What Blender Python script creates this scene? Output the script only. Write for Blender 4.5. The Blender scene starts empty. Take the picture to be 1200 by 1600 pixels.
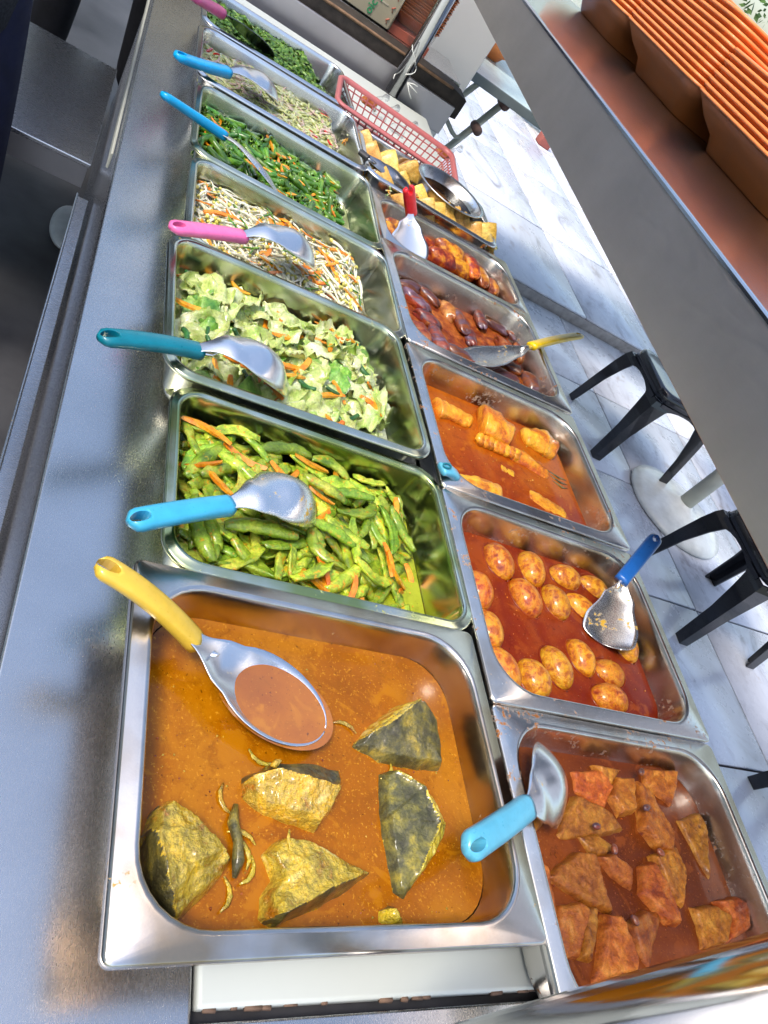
import bpy, bmesh, math, random
from mathutils import Vector, Matrix, noise, Quaternion
SC = bpy.context.scene
COL = SC.collection
RAD = math.radians

# ------------------------------------------------------------------ camera
CAMP = Vector((0.0602048562, -0.132691293, 0.451917505))
CR = (Vector((0.83140653, -0.12433911, 0.54157453)),
      Vector((0.27015671, -0.76124589, -0.58950831)),
      Vector((0.48557032, 0.63643105, -0.59931376)))
FPX = 1154.51
cam_d = bpy.data.cameras.new('camera')
cam = bpy.data.objects.new('camera', cam_d); COL.objects.link(cam)
_r, _u, _b = CR[0], -CR[1], -CR[2]
cam.matrix_world = Matrix(((_r.x, _u.x, _b.x, CAMP.x), (_r.y, _u.y, _b.y, CAMP.y), (_r.z, _u.z, _b.z, CAMP.z), (0, 0, 0, 1)))
cam_d.sensor_fit = 'VERTICAL'; cam_d.sensor_height = 36.0
cam_d.lens = FPX / 1600 * 36.0
cam_d.clip_start = 0.01; cam_d.clip_end = 400
SC.camera = cam
# ------------------------------------------------------------------ light
SUN_EL, SUN_AZ = RAD(54), RAD(-156)      # azimuth measured from +x towards +y
wd = bpy.data.worlds.new('World'); SC.world = wd; wd.use_nodes = True
nt = wd.node_tree; nt.nodes.clear()
sky = nt.nodes.new('ShaderNodeTexSky'); sky.sky_type = 'NISHITA'; sky.sun_disc = False
sky.sun_elevation = SUN_EL; sky.sun_rotation = math.pi / 2 - SUN_AZ
sky.air_density = 1.2; sky.dust_density = 3.5; sky.ozone_density = 1.2
bg = nt.nodes.new('ShaderNodeBackground'); bg.inputs[1].default_value = 0.15
wo = nt.nodes.new('ShaderNodeOutputWorld')
nt.links.new(sky.outputs[0], bg.inputs[0]); nt.links.new(bg.outputs[0], wo.inputs[0])
sl = bpy.data.lights.new('sun', 'SUN'); sl.energy = 1.25; sl.angle = RAD(17); sl.color = (1.0, 0.95, 0.87)
so = bpy.data.objects.new('sun', sl); COL.objects.link(so)
sdir = Vector((math.cos(SUN_EL) * math.cos(SUN_AZ), math.cos(SUN_EL) * math.sin(SUN_AZ), math.sin(SUN_EL)))
so.rotation_euler = sdir.to_track_quat('Z', 'Y').to_euler(); so.location = sdir * 20
SC.view_settings.view_transform = 'Standard'; SC.view_settings.look = 'None'
SC.view_settings.gamma = 1; SC.view_settings.use_curve_mapping = False
SC.view_settings.exposure = 1.2
SC.cycles.max_bounces = 8; SC.cycles.diffuse_bounces = 3; SC.cycles.glossy_bounces = 5
SC.cycles.caustics_reflective = False; SC.cycles.caustics_refractive = False
SC.cycles.sample_clamp_indirect = 6

# ------------------------------------------------------------------ measuring helpers (points of the photograph put at their real height)
def ray(px, py):
    a, b = (px - 600) / FPX, (py - 800) / FPX
    return CR[0] * a + CR[1] * b + CR[2]
def W(px, py, z):
    d = ray(px, py); return CAMP + d * ((z - CAMP.z) / d.z)
def WX(px, py, x):
    d = ray(px, py); return CAMP + d * ((x - CAMP.x) / d.x)
def WY(px, py, y):
    d = ray(px, py); return CAMP + d * ((y - CAMP.y) / d.y)

# ------------------------------------------------------------------ materials
def new_mat(name):
    m = bpy.data.materials.new(name); m.use_nodes = True
    t = m.node_tree
    return m, t, t.nodes['Principled BSDF']
def N(t, kind, **kw):
    n = t.nodes.new(kind)
    for k, v in kw.items():
        if k.startswith('i_'):
            key = k[2:]
            n.inputs[int(key) if key.isdigit() else key].default_value = v
        else: setattr(n, k, v)
    return n
def c4(c): return (c[0], c[1], c[2], 1)
def coords(t, kind='Object', scale=(1, 1, 1), rnd=True):
    tc = N(t, 'ShaderNodeTexCoord'); mp = N(t, 'ShaderNodeMapping'); mp.inputs['Scale'].default_value = scale
    t.links.new(tc.outputs[kind], mp.inputs[0])
    if rnd:
        oi = N(t, 'ShaderNodeObjectInfo'); mu = N(t, 'ShaderNodeMath', operation='MULTIPLY', i_1=37.0)
        t.links.new(oi.outputs['Random'], mu.inputs[0]); t.links.new(mu.outputs[0], mp.inputs['Location'])
    return mp.outputs[0]
def noise_t(t, vec, scale, detail=4, rough=.6, dist=0.0):
    n = N(t, 'ShaderNodeTexNoise'); n.inputs['Scale'].default_value = scale; n.inputs['Detail'].default_value = detail
    n.inputs['Roughness'].default_value = rough; n.inputs['Distortion'].default_value = dist
    t.links.new(vec, n.inputs['Vector']); return n.outputs['Fac']
def ramp(t, fac, stops, interp='LINEAR'):
    r = N(t, 'ShaderNodeValToRGB'); cr = r.color_ramp; cr.interpolation = interp
    while len(cr.elements) < len(stops): cr.elements.new(.5)
    for e, (p, c) in zip(cr.elements, stops): e.position = p; e.color = c4(c)
    t.links.new(fac, r.inputs[0]); return r.outputs[0]
def mixc(t, fac, a, b, mode='MIX'):
    m = N(t, 'ShaderNodeMix', data_type='RGBA', blend_type=mode)
    for s, v in ((m.inputs[0], fac), (m.inputs[6], a), (m.inputs[7], b)):
        if isinstance(v, (tuple, list)): s.default_value = c4(v)
        elif isinstance(v, (int, float)): s.default_value = v
        else: t.links.new(v, s)
    return m.outputs[2]
def bump(t, b, h, strength=.4, dist=.001, prev=None):
    n = N(t, 'ShaderNodeBump'); n.inputs['Strength'].default_value = strength; n.inputs['Distance'].default_value = dist
    t.links.new(h, n.inputs['Height'])
    if prev is not None: t.links.new(prev, n.inputs['Normal'])
    t.links.new(n.outputs[0], b.inputs['Normal']); return n.outputs[0]
def thresh(t, f, lo, hi):
    m = N(t, 'ShaderNodeMapRange'); m.inputs[1].default_value = lo; m.inputs[2].default_value = hi; m.clamp = True
    t.links.new(f, m.inputs[0]); return m.outputs[0]

def food_mat(name, stops, scale=60, rough=.35, bumpy=.5, bdist=.001, sss=.0, coat=.12, spots=None, bscale=None, random_tint=.25, anis=(1, 1, 1), spec=.35, fine_amt=.75):
    m, t, b = new_mat(name)
    v = coords(t, 'Object', anis)
    f = noise_t(t, v, scale, 6, .62, .4)
    c = ramp(t, f, [(.5 + (p - .5) * .52, q) for p, q in stops])
    if spots:
        sf = noise_t(t, v, spots[1], 3, .6); c = mixc(t, thresh(t, sf, spots[2], spots[2] + .06), c, spots[0])
    if random_tint:
        oi = N(t, 'ShaderNodeObjectInfo'); hs = N(t, 'ShaderNodeHueSaturation')
        mr = N(t, 'ShaderNodeMapRange'); mr.inputs[3].default_value = 1 - random_tint; mr.inputs[4].default_value = 1 + random_tint
        t.links.new(oi.outputs['Random'], mr.inputs[0]); t.links.new(mr.outputs[0], hs.inputs['Value']); t.links.new(c, hs.inputs['Color'])
        m2 = N(t, 'ShaderNodeMath', operation='MULTIPLY', i_1=7.31); m3 = N(t, 'ShaderNodeMath', operation='FRACT'); m4 = N(t, 'ShaderNodeMapRange')
        m4.inputs[3].default_value = .485; m4.inputs[4].default_value = .515
        t.links.new(oi.outputs['Random'], m2.inputs[0]); t.links.new(m2.outputs[0], m3.inputs[0]); t.links.new(m3.outputs[0], m4.inputs[0]); t.links.new(m4.outputs[0], hs.inputs['Hue'])
        c = hs.outputs[0]
    t.links.new(c, b.inputs['Base Color'])
    b.inputs['Roughness'].default_value = rough
    b.inputs['Coat Weight'].default_value = min(1, coat * 1.3); b.inputs['Coat Roughness'].default_value = .09
    b.inputs['Specular IOR Level'].default_value = spec
    if sss:
        b.inputs['Subsurface Weight'].default_value = sss; b.inputs['Subsurface Radius'].default_value = (1, .5, .2); b.inputs['Subsurface Scale'].default_value = .004
    f2 = noise_t(t, v, bscale or scale * 3, 5, .7)
    f4 = noise_t(t, v, max(420, scale * 7), 4, .75)
    old = b.inputs['Base Color'].links[0].from_socket
    fine = ramp(t, f4, [(.36, (.62, .58, .5)), (.5, (1, 1, 1)), (.66, (1.25, 1.2, 1.1))])
    t.links.new(mixc(t, fine_amt, old, fine, 'MULTIPLY'), b.inputs['Base Color'])
    p = bump(t, b, f4, .5, bdist * .6)
    bump(t, b, f2, bumpy, bdist * 1.8, p)
    return m

def steel(name, base=(.55, .56, .58), rough=.24, brush=(1, 40, 40), stain=None, stain_col=(.35, .15, .03), film=None, bstr=.08, wave=0.0):
    m, t, b = new_mat(name)
    v = coords(t, 'Object', brush, False)
    f = noise_t(t, v, 30, 4, .7)
    v2 = coords(t, 'Object', (1, 1, 1), True)
    f2 = noise_t(t, v2, 9, 5, .6)
    col = ramp(t, f2, [(.3, tuple(x * .86 for x in base)), (.7, base)])
    mr = N(t, 'ShaderNodeMapRange'); mr.inputs[3].default_value = rough * .7; mr.inputs[4].default_value = rough * 1.5
    t.links.new(f, mr.inputs[0]); rg = mr.outputs[0]
    met = None
    if stain:
        sf = noise_t(t, v2, 160, 4, .7); sb = noise_t(t, v2, 22, 3, .6)
        mu = N(t, 'ShaderNodeMath', operation='MULTIPLY'); t.links.new(sf, mu.inputs[0]); t.links.new(sb, mu.inputs[1])
        fac = thresh(t, mu.outputs[0], stain, stain + .05)
        col = mixc(t, fac, col, stain_col)
        inv = N(t, 'ShaderNodeMath', operation='SUBTRACT', i_0=1.0); t.links.new(fac, inv.inputs[1]); t.links.new(inv.outputs[0], b.inputs['Metallic']); met = 1
    if film:
        ff = noise_t(t, v2, 14, 3, .5); fac = thresh(t, ff, film[1], film[1] + .25)
        col = mixc(t, fac, col, film[0])
    t.links.new(col, b.inputs['Base Color']); t.links.new(rg, b.inputs['Roughness'])
    if not met: b.inputs['Metallic'].default_value = 1
    p = bump(t, b, f, bstr, .0004)
    if wave:
        wv = noise_t(t, v2, 5, 2, .5); bump(t, b, wv, wave, .004, p)
    return m

def plain(name, col, rough=.5, metal=0, var=.12, scale=20, bmp=.1, bd=.0006, coat=0, trans=0, spec=.5, alpha=1, ior=1.45, tint=0):
    m, t, b = new_mat(name)
    v = coords(t, 'Object', (1, 1, 1), True)
    f = noise_t(t, v, scale, 5, .6)
    t.links.new(ramp(t, f, [(.3, tuple(x * (1 - var) for x in col)), (.7, tuple(min(1, x * (1 + var)) for x in col))]), b.inputs['Base Color'])
    f3 = noise_t(t, v, scale * 4, 3, .6); mr = N(t, 'ShaderNodeMapRange'); mr.inputs[3].default_value = rough * .75; mr.inputs[4].default_value = min(1, rough * 1.25)
    t.links.new(f3, mr.inputs[0]); t.links.new(mr.outputs[0], b.inputs['Roughness'])
    b.inputs['Metallic'].default_value = metal; b.inputs['Coat Weight'].default_value = coat
    b.inputs['Transmission Weight'].default_value = trans; b.inputs['Specular IOR Level'].default_value = spec
    b.inputs['IOR'].default_value = ior; b.inputs['Alpha'].default_value = alpha
    if bmp: bump(t, b, f3, bmp, bd)
    return m

def sauce_mat(name, a, bcol, c, spec_col, rough=.12, big=9, speck=.66, bmp=.3):
    m, t, b = new_mat(name)
    v = coords(t, 'Object', (1, 1, 1), True)
    f = noise_t(t, v, big, 5, .55, .9)
    col = ramp(t, f, [(.36, a), (.5, bcol), (.62, c)])
    f2 = noise_t(t, v, 420, 3, .7); col = mixc(t, thresh(t, f2, speck - .06, speck + .04), col, spec_col)
    f3 = noise_t(t, v, 70, 7, .8, .6); col = mixc(t, thresh(t, f3, .5, .7), col, tuple(x * .74 for x in bcol))
    f5 = noise_t(t, v, 260, 4, .7); col = mixc(t, thresh(t, f5, .635, .68), col, tuple(x * .35 for x in bcol))
    f6 = noise_t(t, v, 26, 5, .6, 1.2); col = mixc(t, thresh(t, f6, .56, .62), col, c)
    t.links.new(col, b.inputs['Base Color'])
    b.inputs['Roughness'].default_value = rough; b.inputs['Specular IOR Level'].default_value = .2; b.inputs['Coat Weight'].default_value = .25; b.inputs['Coat Roughness'].default_value = .05
    p = bump(t, b, f2, bmp * .5, .0006)
    bump(t, b, f3, bmp, .0012, p)
    return m

M = {}
M['counter'] = steel('counter steel', (.64, .63, .62), .24, (30, 8, 30), bstr=.006, wave=.05)
M['steel'] = steel('brushed steel', (.68, .68, .7), .24, (3, 20, 20), wave=.2)
M['darksteel'] = steel('shelf fascia steel', (.52, .5, .52), .42, (30, 1, 30), bstr=.04)
M['shelf_top'] = steel('shelf plate steel', (.56, .57, .6), .15, (30, 1, 30), bstr=.03)
M['post'] = steel('polished tube', (.6, .62, .64), .12, (40, 40, 1), bstr=.03)
M['spoon'] = steel('spoon steel', (.86, .86, .86), .22, (30, 30, 30), stain=.4, stain_col=(.45, .28, .03), bstr=.01, wave=.1)
M['spoon_dirty'] = steel('spoon with curry specks', (.85, .85, .83), .24, (30, 30, 30), stain=.33, stain_col=(.5, .3, .03), bstr=.01, wave=.1)
M['spoon_dark'] = steel('dark scoop steel', (.3, .31, .33), .22, (1, 20, 20))
M['pan_clean'] = steel('pan steel clean', (.72, .73, .73), .2, (20, 20, 20), stain=.4, stain_col=(.3, .3, .1))
M['pan_green'] = steel('pan steel with green oil film', (.68, .71, .6), .18, (20, 20, 20), stain=.37, stain_col=(.32, .3, .03), film=((.36, .42, .16), .36))
M['pan_pale'] = steel('pan steel with pale film', (.7, .72, .62), .2, (20, 20, 20), stain=.4, stain_col=(.4, .35, .1), film=((.42, .46, .28), .4))
M['pan_brown'] = steel('pan steel with sambal spatter', (.7, .68, .64), .22, (20, 20, 20), stain=.335, stain_col=(.28, .1, .02), film=((.4, .33, .25), .5))
M['pan_curry'] = steel('pan steel with curry film', (.68, .64, .6), .2, (20, 20, 20), stain=.39, stain_col=(.45, .25, .02), film=((.4, .3, .2), .45))
M['board'] = plain('white worktop board', (.56, .6, .58), .42, var=.05, scale=4, bmp=.05)
M['boardedge'] = plain('swollen board edge', (.16, .1, .07), .8, var=.3)
M['black'] = plain('black plastic', (.012, .012, .016), .17, var=.2, coat=.3)
M['blackmetal'] = plain('dark frame', (.03, .03, .035), .5, var=.3)
M['orange'] = plain('orange plastic', (.82, .25, .07), .38, var=.08, scale=8, coat=.15, bmp=.05)
M['pinkbasket'] = plain('dusty pink basket plastic', (.45, .13, .13), .4, var=.08)
M['whiteplastic'] = plain('white plastic', (.75, .77, .74), .35)
M['greypaint'] = plain('cream painted steel', (.5, .51, .44), .4, var=.06)
M['panel'] = plain('grey white panel', (.82, .84, .86), .5, var=.04, scale=3)
M['wood'] = plain('blackened plank', (.035, .028, .024), .7, var=.5, scale=40, bmp=.5, bd=.002)
M['woodraw'] = plain('worn plank edge', (.2, .12, .07), .8, var=.4, scale=60, bmp=.4)
M['card'] = plain('greyish cardboard', (.42, .38, .27), .8, var=.1, scale=6)
M['cardlid'] = plain('cardboard crease', (.55, .5, .38), .8)
M['greenink'] = plain('green ink', (.03, .3, .12), .7)
M['redink'] = plain('red ink', (.45, .12, .08), .7)
M['navy'] = plain('navy trousers cloth', (.012, .014, .04), .9, var=.3, scale=30, bmp=.4)
M['darkcloth'] = plain('near black trousers cloth', (.01, .01, .014), .9, var=.3, scale=30, bmp=.4)
M['knit'] = plain('dark grey knit', (.035, .035, .042), .95, var=.6, scale=260, bmp=1.0, bd=.004)
M['skin'] = plain('skin', (.42, .24, .16), .55, var=.08)
M['hair'] = plain('black hair', (.012, .01, .01), .6, var=.4, scale=90, bmp=.6)
M['leaf'] = plain('tree leaves', (.07, .14, .03), .6, var=.4, scale=2)
M['bark'] = plain('bark', (.12, .08, .05), .9, var=.4)
M['grass'] = plain('grass ground', (.09, .13, .04), .9, var=.3, scale=.6)
M['unseen_roof'] = plain('stall ceiling sheet', (.75, .77, .8), .6, var=.08, scale=1)
M['wall'] = plain('stall wall paint', (.75, .75, .74), .6, var=.1, scale=1)
for nm, cc in dict(yellow_dull=(.72, .47, .05), blue=(.05, .4, .62), teal=(.0, .17, .23), pink=(.85, .16, .4), sky=(.0, .34, .66), bright_sky=(.0, .36, .72),
                   red=(.75, .02, .03), yellow=(.85, .58, .0), royal=(.015, .12, .45), hotpink=(.85, .12, .35), pale=(.1, .42, .6)).items():
    M[nm] = plain(nm + ' handle plastic', cc, .3, var=.1, scale=70, coat=.25, bmp=.12, bd=.0008)
m_, t_, b_ = new_mat('clear plastic bag')
b_.inputs['Roughness'].default_value = .15; b_.inputs['Transmission Weight'].default_value = .9; b_.inputs['Base Color'].default_value = (.9, .92, .95, 1); b_.inputs['IOR'].default_value = 1.15; b_.inputs['Alpha'].default_value = .45
bump(t_, b_, noise_t(t_, coords(t_), 60), 1, .004)
M['clear'] = m_

# marble tile
m_, t_, b_ = new_mat('pale marble tile')
v_ = coords(t_, 'Object', (1, 1, 1), True)
w_ = N(t_, 'ShaderNodeTexNoise'); w_.inputs['Scale'].default_value = 3.2; w_.inputs['Detail'].default_value = 8; w_.inputs['Roughness'].default_value = .65; w_.inputs['Distortion'].default_value = 1.6
vs_ = coords(t_, 'Object', (1.5, .9, 1), True); t_.links.new(vs_, w_.inputs['Vector'])
c_ = ramp(t_, w_.outputs['Fac'], [(.3, (.26, .25, .27)), (.4, (.46, .47, .52)), (.47, (.55, .57, .63)), (.62, (.61, .63, .69)), (.75, (.48, .48, .53))])
sp_ = noise_t(t_, v_, 5, 6, .7); c_ = mixc(t_, thresh(t_, sp_, .6, .75), c_, (.3, .24, .2))
t_.links.new(c_, b_.inputs['Base Color'])
mr_ = N(t_, 'ShaderNodeMapRange'); mr_.inputs[3].default_value = .12; mr_.inputs[4].default_value = .45; t_.links.new(sp_, mr_.inputs[0]); t_.links.new(mr_.outputs[0], b_.inputs['Roughness'])
bump(t_, b_, noise_t(t_, v_, 12), .15, .003)
M['marble'] = m_
M['concrete'] = plain('dark wet concrete', (.085, .083, .085), .35, var=.55, scale=3.5, bmp=.4, bd=.002)
M['grout'] = plain('grout', (.06, .05, .05), .9, var=.4)
M['stone_edge'] = plain('worn stone edge', (.3, .28, .27), .8, var=.3, scale=30, bmp=.5)

# food
M['curry'] = sauce_mat('turmeric fish curry', (.25, .07, .0005), (.33, .1, .0008), (.4, .14, .002), (.56, .24, .01), .14, 8, .64)
M['pool'] = sauce_mat('clear surface of curry in the ladle', (.3, .082, .001), (.39, .118, .001), (.46, .16, .003), (.62, .26, .012), .06, 8, .7, .12)
M['pool'].node_tree.nodes['Principled BSDF'].inputs['Specular IOR Level'].default_value = .8; M['pool'].node_tree.nodes['Principled BSDF'].inputs['Coat Weight'].default_value = 1
M['egg_sauce'] = sauce_mat('dark red sambal sauce', (.15, .012, .003), (.2, .022, .004), (.26, .045, .006), (.36, .1, .015), .14, 12, .68)
M['tofu_sauce'] = sauce_mat('brown red curry sauce', (.11, .02, .003), (.15, .03, .004), (.2, .045, .006), (.36, .11, .015), .2, 10, .66, .5)
M['roe_sauce'] = sauce_mat('orange red curry with oil', (.17, .011, .002), (.3, .05, .002), (.4, .1, .004), (.55, .2, .02), .1, 5, .7, .2)
M['gourd_sauce'] = sauce_mat('yellow green curry oil', (.18, .2, .004), (.28, .33, .008), (.38, .42, .02), (.5, .36, .03), .1, 14, .66, .5)
M['cabbage_sauce'] = sauce_mat('pale vegetable broth', (.3, .34, .2), (.36, .4, .26), (.42, .45, .32), (.4, .4, .2), .1, 10, .72)
M['bean_sauce'] = sauce_mat('thin oily broth', (.12, .16, .06), (.18, .22, .09), (.3, .28, .15), (.5, .3, .06), .12, 14, .68)
M['dip'] = sauce_mat('thin brown dipping sauce', (.06, .02, .006), (.1, .035, .01), (.2, .09, .03), (.3, .14, .05), .25, 20, .7, .3); M['dip'].node_tree.nodes['Principled BSDF'].inputs['IOR'].default_value = 1.12; M['dip'].node_tree.nodes['Principled BSDF'].inputs['Coat Weight'].default_value = 0
M['sambal_mass'] = food_mat('sambal paste', [(.3, (.16, .02, .006)), (.5, (.3, .06, .01)), (.75, (.45, .13, .02))], 70, .35, .9, .002, random_tint=0)
M['flesh'] = food_mat('fish flesh in turmeric', [(.12, (.42, .16, .006)), (.34, (.4, .3, .03)), (.5, (.6, .44, .04)), (.64, (.7, .46, .02)), (.88, (.82, .68, .2))], 52, .16, 1, .004, .1, 1.6, random_tint=.08, bscale=70)
M['fishskin'] = food_mat('dark fish skin', [(.15, (.035, .03, .012)), (.45, (.08, .072, .025)), (.65, (.17, .14, .03)), (.88, (.36, .26, .03))], 60, .3, .8, .002, 0, .5, random_tint=.08, bscale=160)
M['egg'] = food_mat('egg in sambal', [(.1, (.24, .03, .003)), (.36, (.46, .11, .005)), (.52, (.62, .23, .008)), (.85, (.72, .36, .02))], 120, .33, .8, .0022, .05, .4, random_tint=.12, bscale=120)
M['tofu'] = food_mat('fried bean curd in sauce', [(.15, (.17, .036, .004)), (.42, (.31, .085, .008)), (.6, (.4, .13, .012)), (.85, (.48, .2, .03))], 80, .45, .8, .0018, .04, .12, spots=((.14, .02, .006), 50, .66), random_tint=.2, bscale=150)
M['roe'] = food_mat('turmeric coated squid', [(.3, (.5, .12, .01)), (.5, (.75, .3, .012)), (.75, (.85, .45, .03))], 50, .3, .8, .002, .05, .4, random_tint=.08)
M['eggplant'] = food_mat('eggplant skin', [(.2, (.22, .05, .014)), (.42, (.2, .05, .02)), (.52, (.09, .035, .04)), (.7, (.13, .07, .11)), (.9, (.26, .18, .26))], 55, .34, .6, .0016, 0, .5, random_tint=.2, anis=(.4, 1.6, 1), bscale=90)
M['eggplant_flesh'] = food_mat('eggplant flesh in sambal', [(.3, (.2, .03, .008)), (.55, (.36, .09, .015)), (.8, (.48, .22, .06))], 60, .35, .9, .002, 0, .35)
M['chicken'] = food_mat('fried chicken in turmeric and chilli', [(.25, (.12, .014, .005)), (.46, (.3, .05, .01)), (.58, (.55, .17, .01)), (.74, (.75, .33, .015)), (.9, (.8, .4, .02))], 40, .3, .9, .003, .03, .5, random_tint=.2, bscale=80)
M['gourd'] = food_mat('bitter gourd slice', [(.2, (.12, .2, .008)), (.42, (.27, .42, .02)), (.6, (.46, .58, .045)), (.8, (.62, .64, .08))], 45, .28, .9, .0018, .12, .45, spots=((.58, .36, .012), 150, .57), random_tint=.3, bscale=130)
M['gourd_dark'] = food_mat('bitter gourd skin', [(.25, (.12, .24, .01)), (.5, (.22, .39, .02)), (.75, (.38, .52, .035))], 45, .25, .9, .0018, .1, .45, spots=((.5, .36, .015), 150, .6), random_tint=.25, bscale=130)
M['carrot'] = food_mat('carrot', [(.25, (.62, .17, .006)), (.5, (.8, .29, .012)), (.8, (.88, .42, .03))], 60, .32, .3, .001, .12, .35, random_tint=.15)
M['cabbage'] = food_mat('cabbage leaf', [(.2, (.3, .46, .06)), (.42, (.5, .6, .17)), (.6, (.66, .71, .33)), (.8, (.76, .79, .5))], 34, .3, .8, .002, .2, .35, random_tint=.18, bscale=60)
M['cabbage_green'] = food_mat('green cabbage leaf', [(.25, (.08, .25, .03)), (.5, (.22, .42, .06)), (.8, (.45, .6, .18))], 34, .3, .8, .002, .2, .35, random_tint=.25, bscale=60)
M['darkgreen'] = food_mat('dark green leaf', [(.3, (.01, .06, .015)), (.7, (.04, .15, .03))], 60, .3, .6, .001, 0, .3)
M['sprout'] = food_mat('bean sprout', [(.25, (.64, .62, .4)), (.5, (.8, .78, .6)), (.8, (.88, .87, .74))], 60, .25, .2, .0006, .2, .4, random_tint=.12)
M['sprouthead'] = food_mat('bean sprout head', [(.3, (.5, .45, .08)), (.7, (.7, .62, .16))], 90, .3, .3, .0006)
M['bean'] = food_mat('green bean', [(.25, (.025, .1, .008)), (.5, (.06, .19, .012)), (.78, (.17, .32, .03))], 50, .22, .4, .001, .05, .5, random_tint=.35)
M['beancut'] = food_mat('cut end of bean', [(.3, (.2, .38, .06)), (.7, (.34, .5, .1))], 90, .3, .3, .0006)
M['shred'] = food_mat('shredded cucumber and cabbage', [(.25, (.56, .62, .16)), (.5, (.74, .76, .34)), (.75, (.86, .86, .6))], 130, .3, .3, .0006, .1, .3)
M['shredpink'] = food_mat('shredded onion', [(.3, (.75, .5, .42)), (.7, (.85, .68, .58))], 90, .3, .3, .0006)
M['chili'] = plain('red chilli', (.6, .02, .012), .2, coat=.5)
M['greens'] = food_mat('stir fried greens', [(.25, (.02, .09, .01)), (.5, (.07, .2, .02)), (.78, (.24, .42, .07))], 90, .3, .4, .001, .05, .3)
M['tofupuff'] = food_mat('golden fried bean curd', [(.3, (.6, .32, .05)), (.55, (.74, .46, .1)), (.8, (.8, .58, .2))], 60, .4, .7, .0012, .05, .15, random_tint=.12)
M['filling'] = food_mat('shredded filling', [(.3, (.3, .45, .12)), (.5, (.7, .74, .5)), (.68, (.8, .35, .06))], 140, .4, .8, .002)

# ------------------------------------------------------------------ object helpers
def props(o, label=None, cat=None, group=None, kind=None):
    if label: o['label'] = label
    if cat: o['category'] = cat
    if group: o['group'] = group
    if kind: o['kind'] = kind
    return o
def empty(name, loc=(0, 0, 0), rz=0, label=None, cat=None, group=None):
    o = bpy.data.objects.new(name, None); COL.objects.link(o); o.location = loc; o.rotation_euler = (0, 0, rz)
    o.empty_display_size = .02
    return props(o, label, cat, group)
def add(name, me, parent=None, mat=None, loc=None):
    o = bpy.data.objects.new(name, me); COL.objects.link(o)
    if parent is not None: o.parent = parent
    if loc is not None: o.location = loc
    return o
def mesh(name, verts, faces, mats, smooth=True, midx=None):
    me = bpy.data.meshes.new(name); me.from_pydata([tuple(v) for v in verts], [], faces)
    for m in (mats if isinstance(mats, (list, tuple)) else [mats]): me.materials.append(M[m] if isinstance(m, str) else m)
    if midx: me.polygons.foreach_set('material_index', midx)
    if smooth: me.polygons.foreach_set('use_smooth', [True] * len(me.polygons))
    me.update(); return me
def recentre(me):
    "moves the origin to the base centre of the mesh; returns the offset"
    xs = [v.co.copy() for v in me.vertices]
    lo = Vector((min(v.x for v in xs), min(v.y for v in xs), min(v.z for v in xs))); hi = Vector((max(v.x for v in xs), max(v.y for v in xs), max(v.z for v in xs)))
    c = Vector(((lo.x + hi.x) / 2, (lo.y + hi.y) / 2, lo.z)); me.transform(Matrix.Translation(-c)); return c
def put(name, me, label=None, cat=None, group=None, kind=None):
    c = recentre(me); o = add(name, me); o.location = c
    return props(o, label, cat, group, kind)
class B:
    def __init__(s): s.v = []; s.f = []; s.m = []
    def box(s, a, b, mi=0):
        n = len(s.v); x0, y0, z0 = a; x1, y1, z1 = b
        s.v += [(x0, y0, z0), (x1, y0, z0), (x1, y1, z0), (x0, y1, z0), (x0, y0, z1), (x1, y0, z1), (x1, y1, z1), (x0, y1, z1)]
        for q in ((0, 3, 2, 1), (4, 5, 6, 7), (0, 1, 5, 4), (1, 2, 6, 5), (2, 3, 7, 6), (3, 0, 4, 7)): s.f.append(tuple(n + i for i in q)); s.m.append(mi)
        return s
    def loft(s, rings, cap0=True, cap1=True, closed=True, mi=0):
        n = len(s.v); k = len(rings[0])
        for r in rings: s.v += [tuple(p) for p in r]
        for i in range(len(rings) - 1):
            for j in range(k if closed else k - 1):
                j2 = (j + 1) % k; s.f.append((n + i * k + j, n + i * k + j2, n + (i + 1) * k + j2, n + (i + 1) * k + j)); s.m.append(mi)
        if cap0: s.f.append(tuple(n + j for j in reversed(range(k)))); s.m.append(mi)
        if cap1: s.f.append(tuple(n + (len(rings) - 1) * k + j for j in range(k))); s.m.append(mi)
        return s
    def tube(s, pts, rad, k=8, cap=True, mi=0, flat=1.0):
        pts = [Vector(p) for p in pts]; rings = []; up = Vector((0, 0, 1))
        for i, p in enumerate(pts):
            d = (pts[min(i + 1, len(pts) - 1)] - pts[max(i - 1, 0)]).normalized()
            a = d.cross(up);
            if a.length < 1e-3: a = d.cross(Vector((0, 1, 0)))
            a.normalize(); b2 = a.cross(d).normalized(); r = rad[i] if isinstance(rad, (list, tuple)) else rad
            rings.append([p + a * (math.cos(2 * math.pi * j / k) * r) + b2 * (math.sin(2 * math.pi * j / k) * r * flat) for j in range(k)])
        return s.loft(rings, cap, cap, True, mi)
    def me(s, name, mats, smooth=True): return mesh(name, s.v, s.f, mats, smooth, s.m)
def bevel_me(me, w, seg=2):
    bm = bmesh.new(); bm.from_mesh(me); bmesh.ops.bevel(bm, geom=bm.edges[:], offset=w, segments=seg, affect='EDGES', profile=.6)
    bm.to_mesh(me); bm.free(); me.polygons.foreach_set('use_smooth', [True] * len(me.polygons)); return me
def wn(o):
    m = o.modifiers.new('wn', 'WEIGHTED_NORMAL'); m.keep_sharp = False; return o
def bbox(name, a, b, mat, parent=None, w=.002, seg=2):
    me = bevel_me(B().box(a, b).me(name, mat), w, seg); o = add(name, me, parent)
    return wn(o)
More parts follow.
